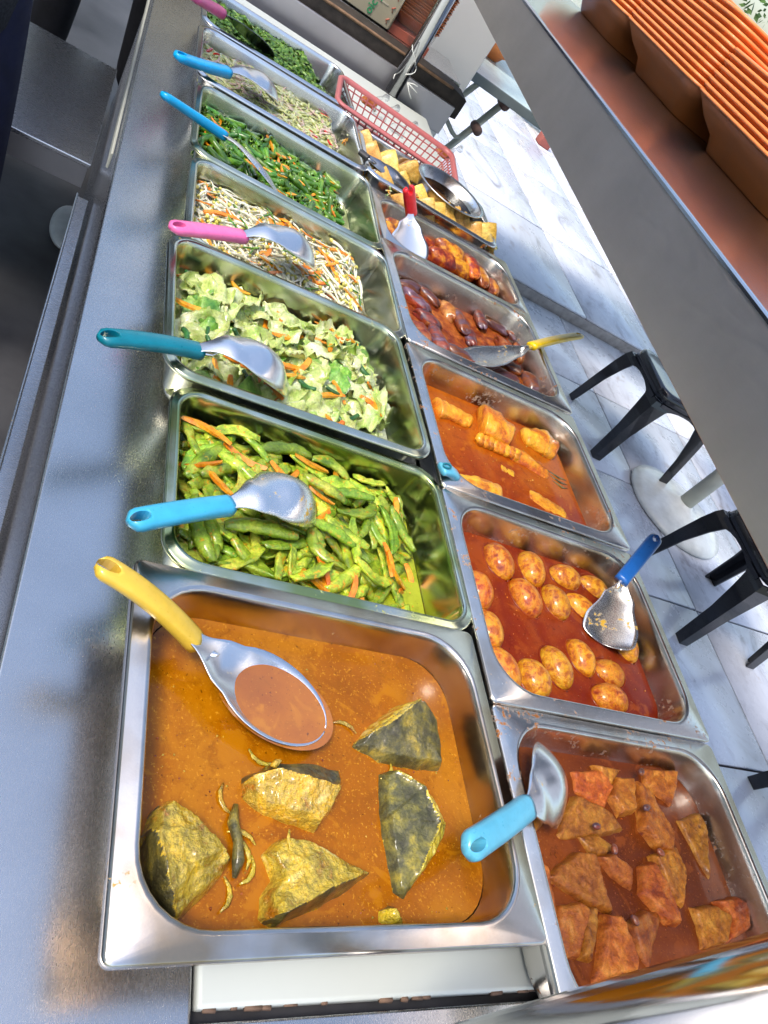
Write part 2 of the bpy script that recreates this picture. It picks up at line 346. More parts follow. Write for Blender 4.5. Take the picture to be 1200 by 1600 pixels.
def rr(a, b, r, z, n=6, cx=0, cy=0):
    pts = []
    for (sx, sy, a0) in ((1, 1, 0), (-1, 1, 90), (-1, -1, 180), (1, -1, 270)):
        for i in range(n + 1):
            t = RAD(a0 + 90 * i / n); pts.append(Vector((cx + sx * (a - r) + math.cos(t) * r, cy + sy * (b - r) + math.sin(t) * r, z)))
    return pts
def sm(a, b, x):
    t = max(0, min(1, (x - a) / (b - a))); return t * t * (3 - 2 * t)
def ordinal(i):
    W_ = ['first', 'second', 'third', 'fourth', 'fifth', 'sixth', 'seventh', 'eighth', 'ninth', 'tenth', 'eleventh', 'twelfth', 'thirteenth', 'fourteenth', 'fifteenth', 'sixteenth', 'seventeenth', 'eighteenth', 'nineteenth', 'twentieth']
    return W_[i] if i < len(W_) else ('%dth' % (i + 1))

# ================================================================== THE SETTING
ZF = -.75            # floor
ZC = -.068           # counter top
def sheet(name, x0, y0, x1, y1, z, mat):
    o = add(name, mesh(name, [(x0, y0, z), (x1, y0, z), (x1, y1, z), (x0, y1, z)], [(0, 1, 2, 3)], mat, False)); props(o, kind='structure'); return o
sheet('ground', -150, -150, 150, 150, ZF - .06, 'grass')
fl = bbox('floor', (-3.2, -3, ZF - .055), (6.2, 8.5, ZF - .012), 'grout'); props(fl, kind='structure')
bbox('concrete_floor', (-3.2, -3, ZF - .011), (1.2, 8.5, ZF), 'concrete', fl, .003)
rnd = random.Random(5)
tile_me = []
TS = .6
for k in range(4):
    tile_me.append(bevel_me(B().box((.0045, .0045, -.011), (TS - .0045, TS - .0045, 0)).me('tile', 'marble'), .002, 1))
pl = bbox('platform', (1.41, 2.97, ZF - .01), (6.0, 8.4, ZF + .045), 'stone_edge', None, .004); props(pl, kind='structure')
for i in range(8):
    for j in range(9):
        x, y = 1.2 + i * TS + (.3 if 0 else 0), -2.44 + j * TS
        if y + TS > 2.99: continue
        o = add('tile', tile_me[(i + j) % 4], fl); o.location = (x + .3 * 0 - .3 * 0, y, ZF + rnd.uniform(-.0012, .0012))
for i in range(7):
    for j in range(6):
        x, y = 1.35 + i * TS, 2.965 + j * .9
        o = add('tile', tile_me[(i * 3 + j) % 4], pl); o.location = (x, y, ZF + .058 + rnd.uniform(-.0012, .0012)); o.scale = (1, 1.5, 1)
# stall shell: left and back walls, and overhead strips added to shape the light, out of the picture but seen in the steel
o = bbox('unseen_ceiling', (-3.2, -3, 3.0), (-2.3, 6.798, 3.06), 'unseen_roof'); props(o, kind='structure')
o = bbox('unseen_ceiling', (-3.2, 6.8, 3.0), (1.7, 8.5, 3.06), 'unseen_roof'); props(o, kind='structure')
o = put('stall_wall', B().box((-3.3, -3, ZF), (-3.2, 8.5, 3.0)).me('stall_wall', 'wall', False), 'grey painted side wall of the stall behind the servers', 'wall')
o = put('stall_wall', B().box((-3.2, 8.5, ZF), (.4, 8.6, 3.0)).me('stall_wall', 'wall', False), 'grey painted back wall at the far end of the stall', 'wall')

# ------------------------------------------------------------------ counter
CX0, CX1, CY0, CY1 = .116, .862, -.55, 2.03
ct = empty('serving_counter', ((CX0 + CX1) / 2, (CY0 + CY1) / 2, ZF), 0, 'long stainless steel serving counter carrying the two rows of food pans', 'counter')
def cpart(name, me): o = add(name, me, ct); o.matrix_parent_inverse = Matrix.Translation(-Vector(ct.location)); return o
def cbox(name, a, b, mat, w=.002):
    o = cpart(name, bevel_me(B().box(a, b).me(name, mat), w)); return wn(o)
cbox('counter_top', (CX0, CY0, ZC - .03), (.2665, CY1, ZC), 'counter', .003)
cbox('front_strip', (.2668, CY0, ZC - .03), (CX1, -.0685, ZC - .0015), 'counter', .002)
cbox('underlay', (.2668, -.068, ZC - .04), (CX1, CY1 - .001, ZC - .014), 'blackmetal', .001)
ob = cbox('white_board', (.2705, -.0615, ZC - .0138), (CX1 - .004, 1.985, ZC - .001), 'board', .0035)
bb = B()
rnd = random.Random(3)
for i in range(60):   # swollen ragged edge of the board
    x = .275 + i * .0095
    if rnd.random() < .55: bb.tube([(x, -.0615, ZC - .004), (x + rnd.uniform(.004, .012), -.0618 + rnd.uniform(-.001, .0005), ZC - .0035)], rnd.uniform(.0008, .0022), 5)
cpart('board_edge_wear', bb.me('board_edge_wear', 'boardedge'))['kind'] = 'stuff'
cbox('side_panel', (CX0 + .004, CY0, ZF + .15), (CX0 + .02, CY1, ZC - .031), 'steel')
cbox('side_panel', (CX1 - .02, CY0, ZF + .1), (CX1 - .004, CY1, ZC - .041), 'steel')
cbox('bottom_shelf', (CX0 + .021, CY0, ZF + .12), (CX1 - .021, CY1, ZF + .14), 'steel')
for (x, y) in ((CX0 + .03, CY0 + .03), (CX1 - .03, CY0 + .03), (CX0 + .03, CY1 - .03), (CX1 - .03, CY1 - .03)):
    cpart('leg', B().tube([(x, y, ZF), (x, y, ZF + .119)], .018, 12).me('leg', 'steel'))
# upstand at the far end
cbox('upstand', (.2, CY1 + .0008, ZC - .03), (.93, CY1 + .012, ZC + .052), 'darksteel', .002)
# side rail left of the counter top, and its inner ledge
cbox('ledge', (.094, CY0, -.335), (.112, 1.2, -.2995), 'steel', .001)
cbox('ledge_lip', (.0905, CY0, -.306), (.0935, 1.2, -.2935), 'spoon', .001)
cbox('drip_rail', (.1105, 1.0, -.125), (.1145, 2.0, -.1), 'greypaint', .001)

# ------------------------------------------------------------------ posts
p = W(612, 141, ZC)
fp = add('shelf_post', B().tube([(0, 0, 0), (0, 0, .9)], .0195, 24).me('shelf_post', 'post')); fp.location = (.742, 2.0, ZC + .0006)
props(fp, 'polished steel tube post standing at the far end of the counter behind the pink basket', 'post')
np_ = add('shelf_post', B().tube([(0, 0, 0), (0, 0, .9)], .024, 32).me('shelf_post', 'post')); np_.location = (.405, -.112, ZC - .0010)
props(np_, 'shiny steel tube post close to the viewer in the bottom right corner', 'post')

# ------------------------------------------------------------------ overhead shelf on the customer side
XS = .69
def xs(px, py): return WX(px, py, XS)
a0, a1 = xs(740, 0), xs(1200, 890)
sl_ = (a0.z - a1.z) / (a0.y - a1.y)
ZS = .333
y0s, y1s = -.4, 2.36
zA = lambda y: a1.z + sl_ * (y - a1.y)
sh = empty('overhead_shelf', (XS + .4, 1.1, ZF), 0, 'deep stainless steel shelf above the right side of the counter holding orange trays', 'shelf')
def spart(name, me, mods=True): o = add(name, me, sh); o.matrix_parent_inverse = Matrix.Translation(-Vector(sh.location)); return o
me = mesh('fascia', [(XS, y0s, zA(y0s)), (XS, y1s, zA(y1s)), (XS, y1s, ZS - .004), (XS, y0s, ZS - .004), (XS + .02, y0s, zA(y0s)), (XS + .02, y1s, zA(y1s)), (XS + .02, y1s, ZS - .004), (XS + .02, y0s, ZS - .004)],
          [(0, 1, 2, 3), (7, 6, 5, 4), (0, 4, 5, 1), (3, 2, 6, 7), (0, 3, 7, 4), (1, 5, 6, 2)], 'darksteel')
wn(spart('fascia', bevel_me(me, .0012)))
prof = [(XS - .0015, ZS - .006), (XS - .001, ZS - .0025), (XS + .0005, ZS - .0005), (XS + .004, ZS), (XS + 1.16, ZS), (XS + 1.16, ZS - .0035), (XS + .006, ZS - .0035)]
spart('shelf_plate', B().loft([[Vector((x, y, z)) for x, z in prof] for y in (y0s, y1s)]).me('shelf_plate', 'shelf_top', False))
for y in (.05, 1.9):
    pass
spart('leg', B().tube([(XS + .78, -.38, ZF), (XS + .75, -.35, ZS - .004)], .018, 12).me('leg', 'steel'))
spart('hanging_rod', B().tube([(XS + .8, 2.34, ZS + .001), (XS + .8, 2.34, 3.4)], .01, 10).me('hanging_rod', 'steel'))
spart('bracket_arm', B().tube([(.43, -.112, ZS - .02), (XS + .3, -.112, ZS - .02)], .014, 12).me('bracket_arm', 'post'))

# ------------------------------------------------------------------ trays
TL, TW, TH = .445, .36, .078
def tray_me(h=TH):
    b = B(); n = 7
    R = [rr(TW / 2 - .078, TL / 2 - .078, .035, .0, n), rr(TW / 2 - .075, TL / 2 - .075, .036, .0012, n), rr(TW / 2 - .062, TL / 2 - .062, .042, h * .34, n), rr(TW / 2 - .034, TL / 2 - .034, .046, h * .56, n), rr(TW / 2 - .0085, TL / 2 - .0085, .05, h - .010, n), rr(TW / 2 - .006, TL / 2 - .006, .055, h - .007, n),
         rr(TW / 2, TL / 2, .06, h - .006, n), rr(TW / 2 + .0005, TL / 2 + .0005, .06, h - .002, n), rr(TW / 2 - .002, TL / 2 - .002, .06, h, n), rr(TW / 2 - .008, TL / 2 - .008, .055, h - .001, n),
         rr(TW / 2 - .011, TL / 2 - .011, .052, h - .012, n), rr(TW / 2 - .037, TL / 2 - .037, .046, h * .56, n), rr(TW / 2 - .065, TL / 2 - .065, .042, h * .34, n), rr(TW / 2 - .078, TL / 2 - .078, .035, .004, n), rr(.01, .01, .009, .0035, n)]
    b.loft(R, True, True); return b.me('tray', 'orange')
tray = tray_me()
def tray_stack(cx, cy, n, what, rz=0, zb=ZS, dz=.0155, group=None, me=None, scale=1):
    r = random.Random(int(cx * 1000) + int(cy * 100))
    for i in range(n):
        o = add('serving_tray', me or tray); o.location = (cx + r.uniform(-.0015, .0015), cy + r.uniform(-.003, .003), zb + .0003 + i * dz * scale); o.rotation_euler = (0, 0, rz + r.uniform(-.004, .004)); o.scale = (scale,) * 3
        props(o, 'orange plastic tray, %s from the bottom of %s' % (ordinal(i), what), 'tray', group or 'stacked orange trays')
pB = W(1100, 235, ZS); pA = W(985, 105, ZS); pC = W(965, 65, ZS)
fx = (pA.x + pB.x) / 2
XF = 1.1
tray_stack(XF + TW / 2, 1.455 - TL / 2, 8, 'the nearest stack on the overhead shelf', dz=.0122)
tray_stack(XF + TW / 2 + .004, 1.902 - TL / 2, 12, 'the tall middle stack on the overhead shelf', dz=.0122)
tray_stack(XF + TW / 2 - .004, 2.35 - TL / 2, 14, 'the far stack on the overhead shelf', dz=.0122)
tray_stack(XF + TW * 1.5 + .01, 1.55 - TL / 2, 12, 'the rear stack on the overhead shelf', dz=.0122)

# ------------------------------------------------------------------ far end: plank, carton, trays, panel
pk = empty('plank', (.6, 2.1, -.05), 0, 'blackened thick wooden plank with rounded end lying across the far end', 'plank')
def plank_me(x0, x1, y0, y1, z0, z1):
    b = B(); rings = []
    for i in range(25):
        x = x0 + (x1 - x0) * i / 24; e = max(0, (i - 22) / 2) ; s = 1 - .25 * e * e
        zm = (z0 + z1) / 2; n_ = lambda k: noise.noise(Vector((x * 9, k, 3))) * .002
        rings.append([Vector((x, y0 + n_(1), zm + (z0 - zm) * s)), Vector((x, y1, zm + (z0 - zm) * s)), Vector((x, y1, zm + (z1 - zm) * s + n_(2))), Vector((x, y0 + n_(4), zm + (z1 - zm) * s + n_(3)))])
    return b.loft(rings).me('board', 'wood', False)
me = plank_me(-.1, .955, 2.048, 2.13, -.055, .022)
o = wn(add('board', bevel_me(me, .003), pk)); o.matrix_parent_inverse = Matrix.Translation(-Vector(pk.location))
me = B().tube([(-.1 + i * .04, 2.0475 + noise.noise(Vector((i, 0, 0))) * .001, .0185 + noise.noise(Vector((i * 1.3, 5, 0))) * .002) for i in range(26)], .0042, 6).me('worn_edge', 'woodraw')
o = add('worn_edge', me, pk); o.matrix_parent_inverse = Matrix.Translation(-Vector(pk.location))
st = empty('back_table', (.6, 2.4, ZF), 0, 'grey table behind the plank under the carton', 'table')
for nm_, a_, b__ in (('table_top', (-.3, 2.14, -.03), (.95, 2.34, .02)), ('leg', (-.28, 2.16, ZF), (-.24, 2.2, -.031)), ('leg', (.9, 2.16, ZF), (.94, 2.2, -.031))):
    o = bbox(nm_, a_, b__, 'steel', st); o.matrix_parent_inverse = Matrix.Translation(-Vector(st.location))
# carton
q = WY(600, 52, 2.15)
cb = empty('carton', (.45, 2.26, .024), 0, 'grey cardboard carton with green and red print standing behind the plank', 'carton')
def cb_add(name, me): o = add(name, me, cb); o.matrix_parent_inverse = Matrix.Translation(-Vector(cb.location)); return o
xr = WY(603, 52, 2.15).x
wn(cb_add('carton_body', bevel_me(B().box((.02, 2.15, .0235), (xr, 2.33, .26)).me('carton_body', 'card'), .003)))
cb_add('tape_line', B().box((.02, 2.1488, .072), (xr - .03, 2.1496, .0755)).me('tape_line', 'cardlid', False))
cb_add('corner_edge', B().tube([(xr, 2.1495, .026), (xr, 2.1495, .258)], .0022, 6).me('corner_edge', 'cardlid'))
def text_mesh(s, size, mat, depth=.0004):
    cu = bpy.data.curves.new('txt', 'FONT'); cu.body = s; cu.size = size; cu.extrude = depth; cu.offset = size * .012
    ob_ = bpy.data.objects.new('txt', cu); COL.objects.link(ob_)
    me = bpy.data.meshes.new_from_object(ob_.evaluated_get(bpy.context.evaluated_depsgraph_get())); bpy.data.objects.remove(ob_); me.materials.clear(); me.materials.append(M[mat]); return me
tm = text_mesh('oic Jenama', .03, 'greenink')
tm.transform(Matrix.Translation((xr - .062, 2.1486, .03)) @ Matrix.Rotation(RAD(90), 4, 'X') @ Matrix.Rotation(RAD(84), 4, 'Z'))
cb_add('printed_lettering', tm)
for i in range(6):
    z = .035 + i * .03
    cb_add('printed_mark', B().tube([(xr - .012, 2.1489, z), (xr - .018, 2.1489, z + .008), (xr - .01, 2.1489, z + .014)], .0016, 5).me('printed_mark', 'redink'))
# tray stack wrapped in plastic beside the carton
me_s = tray_me()
tray_stack(xr + .075, 2.28, 16, 'the bagged stack by the post', rz=RAD(0), zb=.045, dz=.016, me=me_s, scale=.42, group='bagged trays by the post')
o = put('tray_base', B().box((xr + .004, 2.16, .021), (xr + .13, 2.33, .043)).me('tray_base', 'redink', False), 'brown red block under the bagged orange trays', 'block')
bb = B(); rg = []
for i in range(12):
    z = .03 + i * .025
    rg.append([Vector((xr + .075 + math.cos(a) * (.085 + .012 * noise.noise(Vector((a * 2, z * 20, 1)))), 2.27 + math.sin(a) * (.112 + .012 * noise.noise(Vector((a * 2, z * 20, 7)))), z)) for a in [2 * math.pi * k / 20 for k in range(20)]])
bb.loft(rg, False, False)
put('plastic_bag', bb.me('plastic_bag', 'clear'), 'thin clear plastic bag around the orange trays by the steel post', 'bag')
# string tied on the post
sp = [W(628, 55, .05)]
pts = [Vector((.742 + .021 * math.cos(t * .5 + 3.2), 2.0 - .022 * abs(math.sin(t * .5 + .6)), .06 - t * .007)) for t in range(14)]
bb = B().tube(pts, .0013, 6)
for (dx, dz) in ((.02, .006), (.028, -.004), (.022, -.018)): bb.tube([(.757, 1.978, -.018), (.765 + dx * .4, 1.974, -.018 + dz), (.765 + dx, 1.973, -.02 + dz * 1.4)], .0013, 5)
put('string', bb.me('string', 'whiteplastic'), 'white string knotted round the far steel post', 'string')
# grey white panel
pe = WY(770, 64, 2.5)
o = bbox('partition_screen', (.3, 2.5, ZF), (pe.x + .012, 2.52, 1.1), 'panel', None, .003); o.location = (0, 0, 0); props(o, 'plain grey white upright panel standing behind the far steel post', 'panel')

# folding table with orange baskets
ft = empty('folding_table', (1.4, 2.9, ZF), 0, 'white topped folding table with cream tube legs beyond the panel', 'table')
def ft_add(name, me): o = add(name, me, ft); o.matrix_parent_inverse = Matrix.Translation(-Vector(ft.location)); return o
wn(ft_add('table_top', bevel_me(B().box((1.0, 2.56, -.022), (3.5, 3.3, .0)).me('table_top', plain('pale table laminate', (.55, .68, .66), .3)), .006)))
wn(ft_add('table_edge', bevel_me(B().box((.995, 2.551, -.03), (3.505, 2.559, .0015)).me('table_edge', plain('grey table edging', (.2, .24, .25), .5)), .003)))
l1a, l1b = WY(787, 161, 2.62), WY(640, 278, 2.62)
l2a, l2b = WY(746, 131, 3.2), WY(690, 178, 3.2)
for nm_, a, b_ in (('leg', l1a, l1b), ):
    dv = (b_ - a).normalized(); e = a + dv * ((ZF - a.z) / dv.z)
    ft_add('leg', B().tube([a, e], .013, 10).me('leg', 'greypaint'))
ft_add('leg', B().tube([WY(748, 130, 2.62), WY(712, 157, 2.62), WY(700, 166, 2.62)], .011, 10).me('leg', 'greypaint'))
ft_add('brace', B().tube([WY(696, 183, 2.6), WY(706, 206, 2.6), WY(712, 214, 2.6), WY(722, 213, 2.6), WY(744, 200, 2.6)], .008, 8).me('brace', 'greypaint'))
for a in (WY(787, 161, 2.6), WY(744, 200, 2.6)): ft_add('leg_joint', B().tube([a - Vector((.0, .03, 0)), a + Vector((0, .03, 0))], .017, 10).me('leg_joint', plain('rusty joint', (.2, .12, .1), .7)))
for x in (3.4,): ft_add('leg', B().tube([(x, 3.25, -.023), (x, 3.25, ZF + .06)], .013, 10).me('leg', 'greypaint'))
tb = W(795, 120, 0)
tray_stack(tb.x - .12, tb.y + .18, 18, 'the stack on the white folding table', rz=RAD(0), zb=0.001, dz=.016, scale=.8, group='trays on the folding table')

# flower pots and rubbish past the platform
zp = ZF + .058
pr = W(845, 226, zp)
o = put('brick', bevel_me(B().box((pr.x - .05, pr.y - .05, zp), (pr.x + .06, pr.y + .05, zp + .08)).me('brick', plain('red brick', (.3, .09, .07), .9)), .01), 'red brown block lying on the marble platform under the shelf edge', 'brick')
r = random.Random(9)
for i, (px, py, mt) in enumerate(((832, 198, 'yellow'), (842, 200, 'whiteplastic'), (850, 205, 'hotpink'), (822, 190, 'stone_edge'), (812, 180, 'woodraw'), (856, 212, 'whiteplastic'))):
    c = W(px, py, zp); b = B()
    for k in range(7):
        a = k * .9; b.tube([c + Vector((0, 0, .02)), c + Vector((math.cos(a) * .06, math.sin(a) * .06, .09 + .04 * r.random())), c + Vector((math.cos(a) * .1, math.sin(a) * .1, .06))], [.012, .03, .006], 6)
    put('flower_bunch', b.me('flower_bunch', mt), ['yellow', 'white', 'magenta', 'grey', 'brown', 'second white'][i] + ' flower bunch on the platform below the folding table', 'flowers')
# low dark bench behind flowers


# ------------------------------------------------------------------ stools and pedestal table
def stool(loc, rz, label):
    t = empty('stool', loc, rz, label, 'stool', 'black plastic stools')
    H, s, f = .365, .158, .19
    b = B(); n = 5
    b.loft([rr(s, s, .05, H - .045, n), rr(s + .004, s + .004, .05, H - .04, n), rr(s - .002, s - .002, .05, H - .006, n), rr(s - .01, s - .01, .045, H, n), rr(s - .03, s - .03, .04, H - .004, n), rr(.02, .02, .015, H - .006, n)], True, True)
    seat = add('seat', b.me('seat', 'black'), t)
    add('hand_hole', B().tube([(0, 0, H - .0065), (0, 0, H - .005)], .012, 12).me('hand_hole', 'blackmetal'), seat)
    for sx in (-1, 1):
        for sy in (-1, 1):
            R = []
            for z, w, c in ((0, .04, f), (.15, .05, .176), (H - .12, .068, .166), (H - .07, .08, .158), (H - .0455, .1, .15)):
                cx, cy = sx * (c - w * .5 + .015), sy * (c - w * .5 + .015)
                L = [(0, 0), (w, 0), (w, .008), (.008, .008), (.008, w), (0, w)]
                R.append([Vector((sx * (c + .012 - u), sy * (c + .012 - v), z)) for u, v in L])
            m_e = B().loft(R).me('leg', 'black', False)
            bm = bmesh.new(); bm.from_mesh(m_e); bmesh.ops.recalc_face_normals(bm, faces=bm.faces[:]); bm.to_mesh(m_e); bm.free()
            add('leg', m_e, t)
    for k in range(4):
        a = k * math.pi / 2
        R = []
        for i in range(9):
            u = -.13 + .26 * i / 8; zb = H - .05 - .045 * (abs(u) / .13) ** 2.5
            R.append([Vector((u, -.166, zb)), Vector((u, -.160, zb)), Vector((u, -.160, H - .043)), Vector((u, -.166, H - .043))])
        o = add('apron', B().loft(R).me('apron', 'black', False), t); o.rotation_euler = (0, 0, a)
    return t
f1, f2, f3, f4 = W(905, 630, ZF), W(965, 655, ZF), W(935, 725, ZF), W(1030, 758, ZF)
c = (f1 + f2 + f3 + f4) / 4
stool((c.x, c.y, ZF + .001), RAD(-4), 'glossy black plastic stool standing between the raised step and the white table base')
t3 = (W(1030, 850, ZF) + W(1110, 915, ZF) + W(1065, 1005, ZF) + W(1150, 1050, ZF)) / 4
stool((t3.x, t3.y, ZF + .001), RAD(-3), 'black plastic stool cut by the right edge in front of the white table base')
t5 = W(1185, 1225, ZF)
stool((t5.x + .17, t5.y - .17, ZF + .001), RAD(4), 'black stool of which only one foot shows at the lower right edge')
pb = W(1052, 800, ZF)
pt = empty('pedestal_table', (pb.x, pb.y, ZF), 0, 'pedestal table with round white base and cream post between the stools', 'table')
b = B()
prf = [(.235, 0), (.242, .006), (.24, .018), (.2, .03), (.1, .045), (.045, .06), (.036, .07)]
b.loft([[Vector((math.cos(2 * math.pi * k / 48) * r_, math.sin(2 * math.pi * k / 48) * r_, z)) for k in range(48)] for r_, z in prf])
add('base', b.me('base', plain('white enamel', (.62, .64, .62), .25, coat=.3)), pt)
add('post', B().tube([(0, 0, .0705), (0, 0, .70)], .033, 24).me('post', 'greypaint'), pt)
add('table_top', bevel_me(B().box((-.0, -.4, .7005), (.9, .4, .725)).me('table_top', 'marble'), .004), pt)

# ------------------------------------------------------------------ left side: steel side table, people, white thing
sa, sb_, sc_, sd = W(45, 35, -.35), W(200, 117, -.35), W(152, 262, -.35), W(25, 203, -.35)
tt = empty('side_table', (-.25, 1.67, ZF), 0, 'low stainless steel side table beside the counter behind the server', 'table')
def tt_add(name, me): o = add(name, me, tt); o.matrix_parent_inverse = Matrix.Translation(-Vector(tt.location)); return o
wn(tt_add('table_top', bevel_me(B().box((-.7, 1.424, -.36), (.104, 1.93, -.35)).me('table_top', 'steel'), .002)))
wn(tt_add('apron', bevel_me(B().box((-.7, 1.43, -.41), (.1, 1.436, -.3605)).me('apron', 'darksteel'), .001)))
wn(tt_add('apron', bevel_me(B().box((.094, 1.437, -.41), (.1, 1.92, -.3605)).me('apron', 'darksteel'), .001)))
for (x, y) in ((-.68, 1.45), (-.68, 1.9)): tt_add('leg', B().tube([(x, y, ZF), (x, y, -.3605)], .014, 10).me('leg', 'steel'))
wp = W(112, 365, ZF)
b = B(); R = []
for r_, z in ((.6, 0), (1, .008), (1, .016), (.8, .026), (.3, .03)): R.append([Vector((math.cos(a) * .045 * r_, math.sin(a) * .105 * r_, z)) for a in [2 * math.pi * k / 28 for k in range(28)]])
b.loft(R); me = b.me('x', 'whiteplastic'); me.transform(Matrix.Translation(wp + Vector((-.012, 0, .0005))))
o = put('white_scoop', me, 'white oval plastic dish lying on the dark floor beside the counter', 'dish')

def skinned(name, verts, edges, radii, mat, parent, sub=2, root=0):
    me = bpy.data.meshes.new(name); me.from_pydata([tuple(v) for v in verts], edges, []); me.materials.append(M[mat])
    o = bpy.data.objects.new(name, me); COL.objects.link(o); o.parent = parent
    sk = o.modifiers.new('skin', 'SKIN'); sk.use_smooth_shade = True
    for i, r_ in enumerate(radii):
        d = me.skin_vertices[0].data[i]; d.radius = r_ if isinstance(r_, (tuple, list)) else (r_, r_); d.use_root = (i == root)
    s = o.modifiers.new('sub', 'SUBSURF'); s.levels = sub; s.render_levels = sub
    return o
def person(loc, rz, label, hemz, trousers, coat_mat, feet, hipw=.09):
    t = empty('person', loc, rz, label, 'person')
    V = Vector
    L, R_ = feet
    # body: head, neck, torso, arms
    skinned('body', [V((0, 0, .95)), V((0, .0, 1.15)), V((0, 0, 1.32)), V((0, .01, 1.42)), V((0, .02, 1.5)), V((0, .03, 1.58)), V((.17, 0, 1.33)), V((.24, .02, 1.08)), V((.22, .16, .9)), V((.21, .22, .88)), V((-.17, 0, 1.33)), V((-.24, .02, 1.08)), V((-.22, .16, .9)), V((-.21, .22, .88))],
            [(0, 1), (1, 2), (2, 3), (3, 4), (4, 5), (2, 6), (6, 7), (7, 8), (8, 9), (2, 10), (10, 11), (11, 12), (12, 13)],
            [(.12, .09), (.11, .085), (.1, .08), .05, (.075, .09), (.06, .08), .045, .035, .026, (.035, .018), .045, .035, .026, (.035, .018)], 'skin', t)
    for s in (-1, 1):
        for k, (dx, ln) in enumerate(((-.025, .05), (-.009, .062), (.008, .066), (.024, .056))):
            skinned('finger', [V((s * .21 + dx, .23, .88)), V((s * .21 + dx * 1.1, .23 + ln * .6, .87)), V((s * .21 + dx * 1.1, .23 + ln, .845))], [(0, 1), (1, 2)], [.009, .008, .007], 'skin', t, 1)
        skinned('thumb', [V((s * (.21 - .02), .2, .88)), V((s * (.21 - .05), .235, .87)), V((s * (.21 - .05), .265, .86))], [(0, 1), (1, 2)], [.011, .009, .008], 'skin', t, 1)
    skinned('hair', [V((0, -.02, 1.66)), V((0, -.03, 1.56)), V((0, -.04, 1.46))], [(0, 1), (1, 2)], [(.05, .06), (.085, .085), (.06, .03)], 'hair', t)
    skinned('nose', [V((0, .1, 1.545)), V((0, .12, 1.52))], [(0, 1)], [.007, .012], 'skin', t, 1)
    for s in (-1, 1):
        skinned('eye', [V((s * .03, .1, 1.55)), V((s * .03, .104, 1.55))], [(0, 1)], [.008, .007], 'black', t, 1)
        skinned('ear', [V((s * .08, .02, 1.55)), V((s * .085, .02, 1.52))], [(0, 1)], [(.008, .02), (.008, .012)], 'skin', t, 1)
    skinned('mouth', [V((-.022, .098, 1.492)), V((0, .108, 1.49)), V((.022, .098, 1.492))], [(0, 1), (1, 2)], [.004, .006, .004], 'chili', t, 1)
    # clothing
    skinned('sweater', [V((0, 0, hemz)), V((0, 0, (hemz + .95) / 2 + .05)), V((0, 0, 1.05)), V((0, 0, 1.2)), V((0, 0, 1.34)), V((.185, 0, 1.33)), V((.255, .02, 1.08)), V((.235, .12, .95)), V((-.185, 0, 1.33)), V((-.255, .02, 1.08)), V((-.235, .12, .95))],
            [(0, 1), (1, 2), (2, 3), (3, 4), (4, 5), (5, 6), (6, 7), (4, 8), (8, 9), (9, 10)],
            [(.19, .14), (.18, .135), (.155, .115), (.15, .11), (.12, .09), .065, .055, .048, .065, .055, .048], coat_mat, t, 2, 2)
    skinned('trousers', [V((0, 0, .95)), V((0, 0, .84)), V((hipw, 0, .76)), V((R_[0] * .6 + hipw * .4, R_[1] * .45, .45)), V((R_[0], R_[1], .07)), V((-hipw, 0, .76)), V((L[0] * .6 - hipw * .4, L[1] * .45, .45)), V((L[0], L[1], .07))],
            [(0, 1), (1, 2), (2, 3), (3, 4), (1, 5), (5, 6), (6, 7)], [(.14, .11), (.15, .12), .09, .07, .058, .09, .07, .058], trousers, t, 2, 1)
    for F in (L, R_):
        skinned('shoe', [V((F[0], F[1] - .05, .035)), V((F[0], F[1] + .04, .035)), V((F[0], F[1] + .13, .025))], [(0, 1), (1, 2)], [(.036, .034), (.042, .034), (.036, .024)], 'black', t, 2)
    return t
person((-.21, 1.18, ZF), RAD(-8), 'server in dark grey knit sweater and navy trousers at the upper left edge', .56, 'navy', 'knit', ((-.12, -.1), (.125, .12)))
person((.03, 2.62, ZF), RAD(180), 'person in navy trousers standing behind the steel side table', .75, 'darkcloth', 'navy', ((-.14, 0), (.13, .04)), .1)

# ------------------------------------------------------------------ outside: trees, hedge, low wall
r = random.Random(12)
def tree(x, y, h, label):
    t = empty('tree', (x, y, ZF - .06), 0, label, 'tree', 'trees outside the stall')
    b = B().tube([(0, 0, 0), (.1, 0, h * .3), (0, .1, h * .55), (.1, 0, h * .8)], [.16, .12, .09, .04], 8)
    for k in range(6):
        a = k * 1.1; b.tube([(.05, .05, h * (.35 + .05 * k)), (math.cos(a) * h * .2, math.sin(a) * h * .2, h * (.5 + .06 * k))], [.06, .02], 6)
    add('trunk', b.me('trunk', 'bark'), t)
    vs, fs = [], []
    for k in range(2600):
        g = r.randrange(14); rg_ = random.Random(g * 7 + int(x * 10)); c0 = Vector((rg_.gauss(0, h * .16), rg_.gauss(0, h * .16), h * (.45 + .5 * rg_.random())))
        p_ = c0 + Vector((r.gauss(0, 1), r.gauss(0, 1), r.gauss(0, .7))) * h * .075
        u = Vector((r.gauss(0, 1), r.gauss(0, 1), r.gauss(0, 1))).normalized(); w = u.orthogonal().normalized(); s = r.uniform(.05, .11)
        n0 = len(vs); vs += [p_ - u * s, p_ + w * s * .5, p_ + u * s, p_ - w * s * .5]; fs.append((n0, n0 + 1, n0 + 2, n0 + 3))
    add('crown', mesh('crown', vs, fs, 'leaf', False), t)
tree(9, 15, 5.5, 'bright green tree outside beyond the orange trays, nearest of the trees')
tree(13, 17, 7, 'tall leafy tree outside to the right of the nearest tree')
tree(8, 21, 7, 'leafy tree outside farthest behind the orange trays')
o = put('boundary_wall', B().box((7, 18.5, ZF - .06), (30, 18.7, ZF + .5)).me('boundary_wall', 'whiteplastic', False), 'low white boundary wall outside in front of the trees', 'wall')

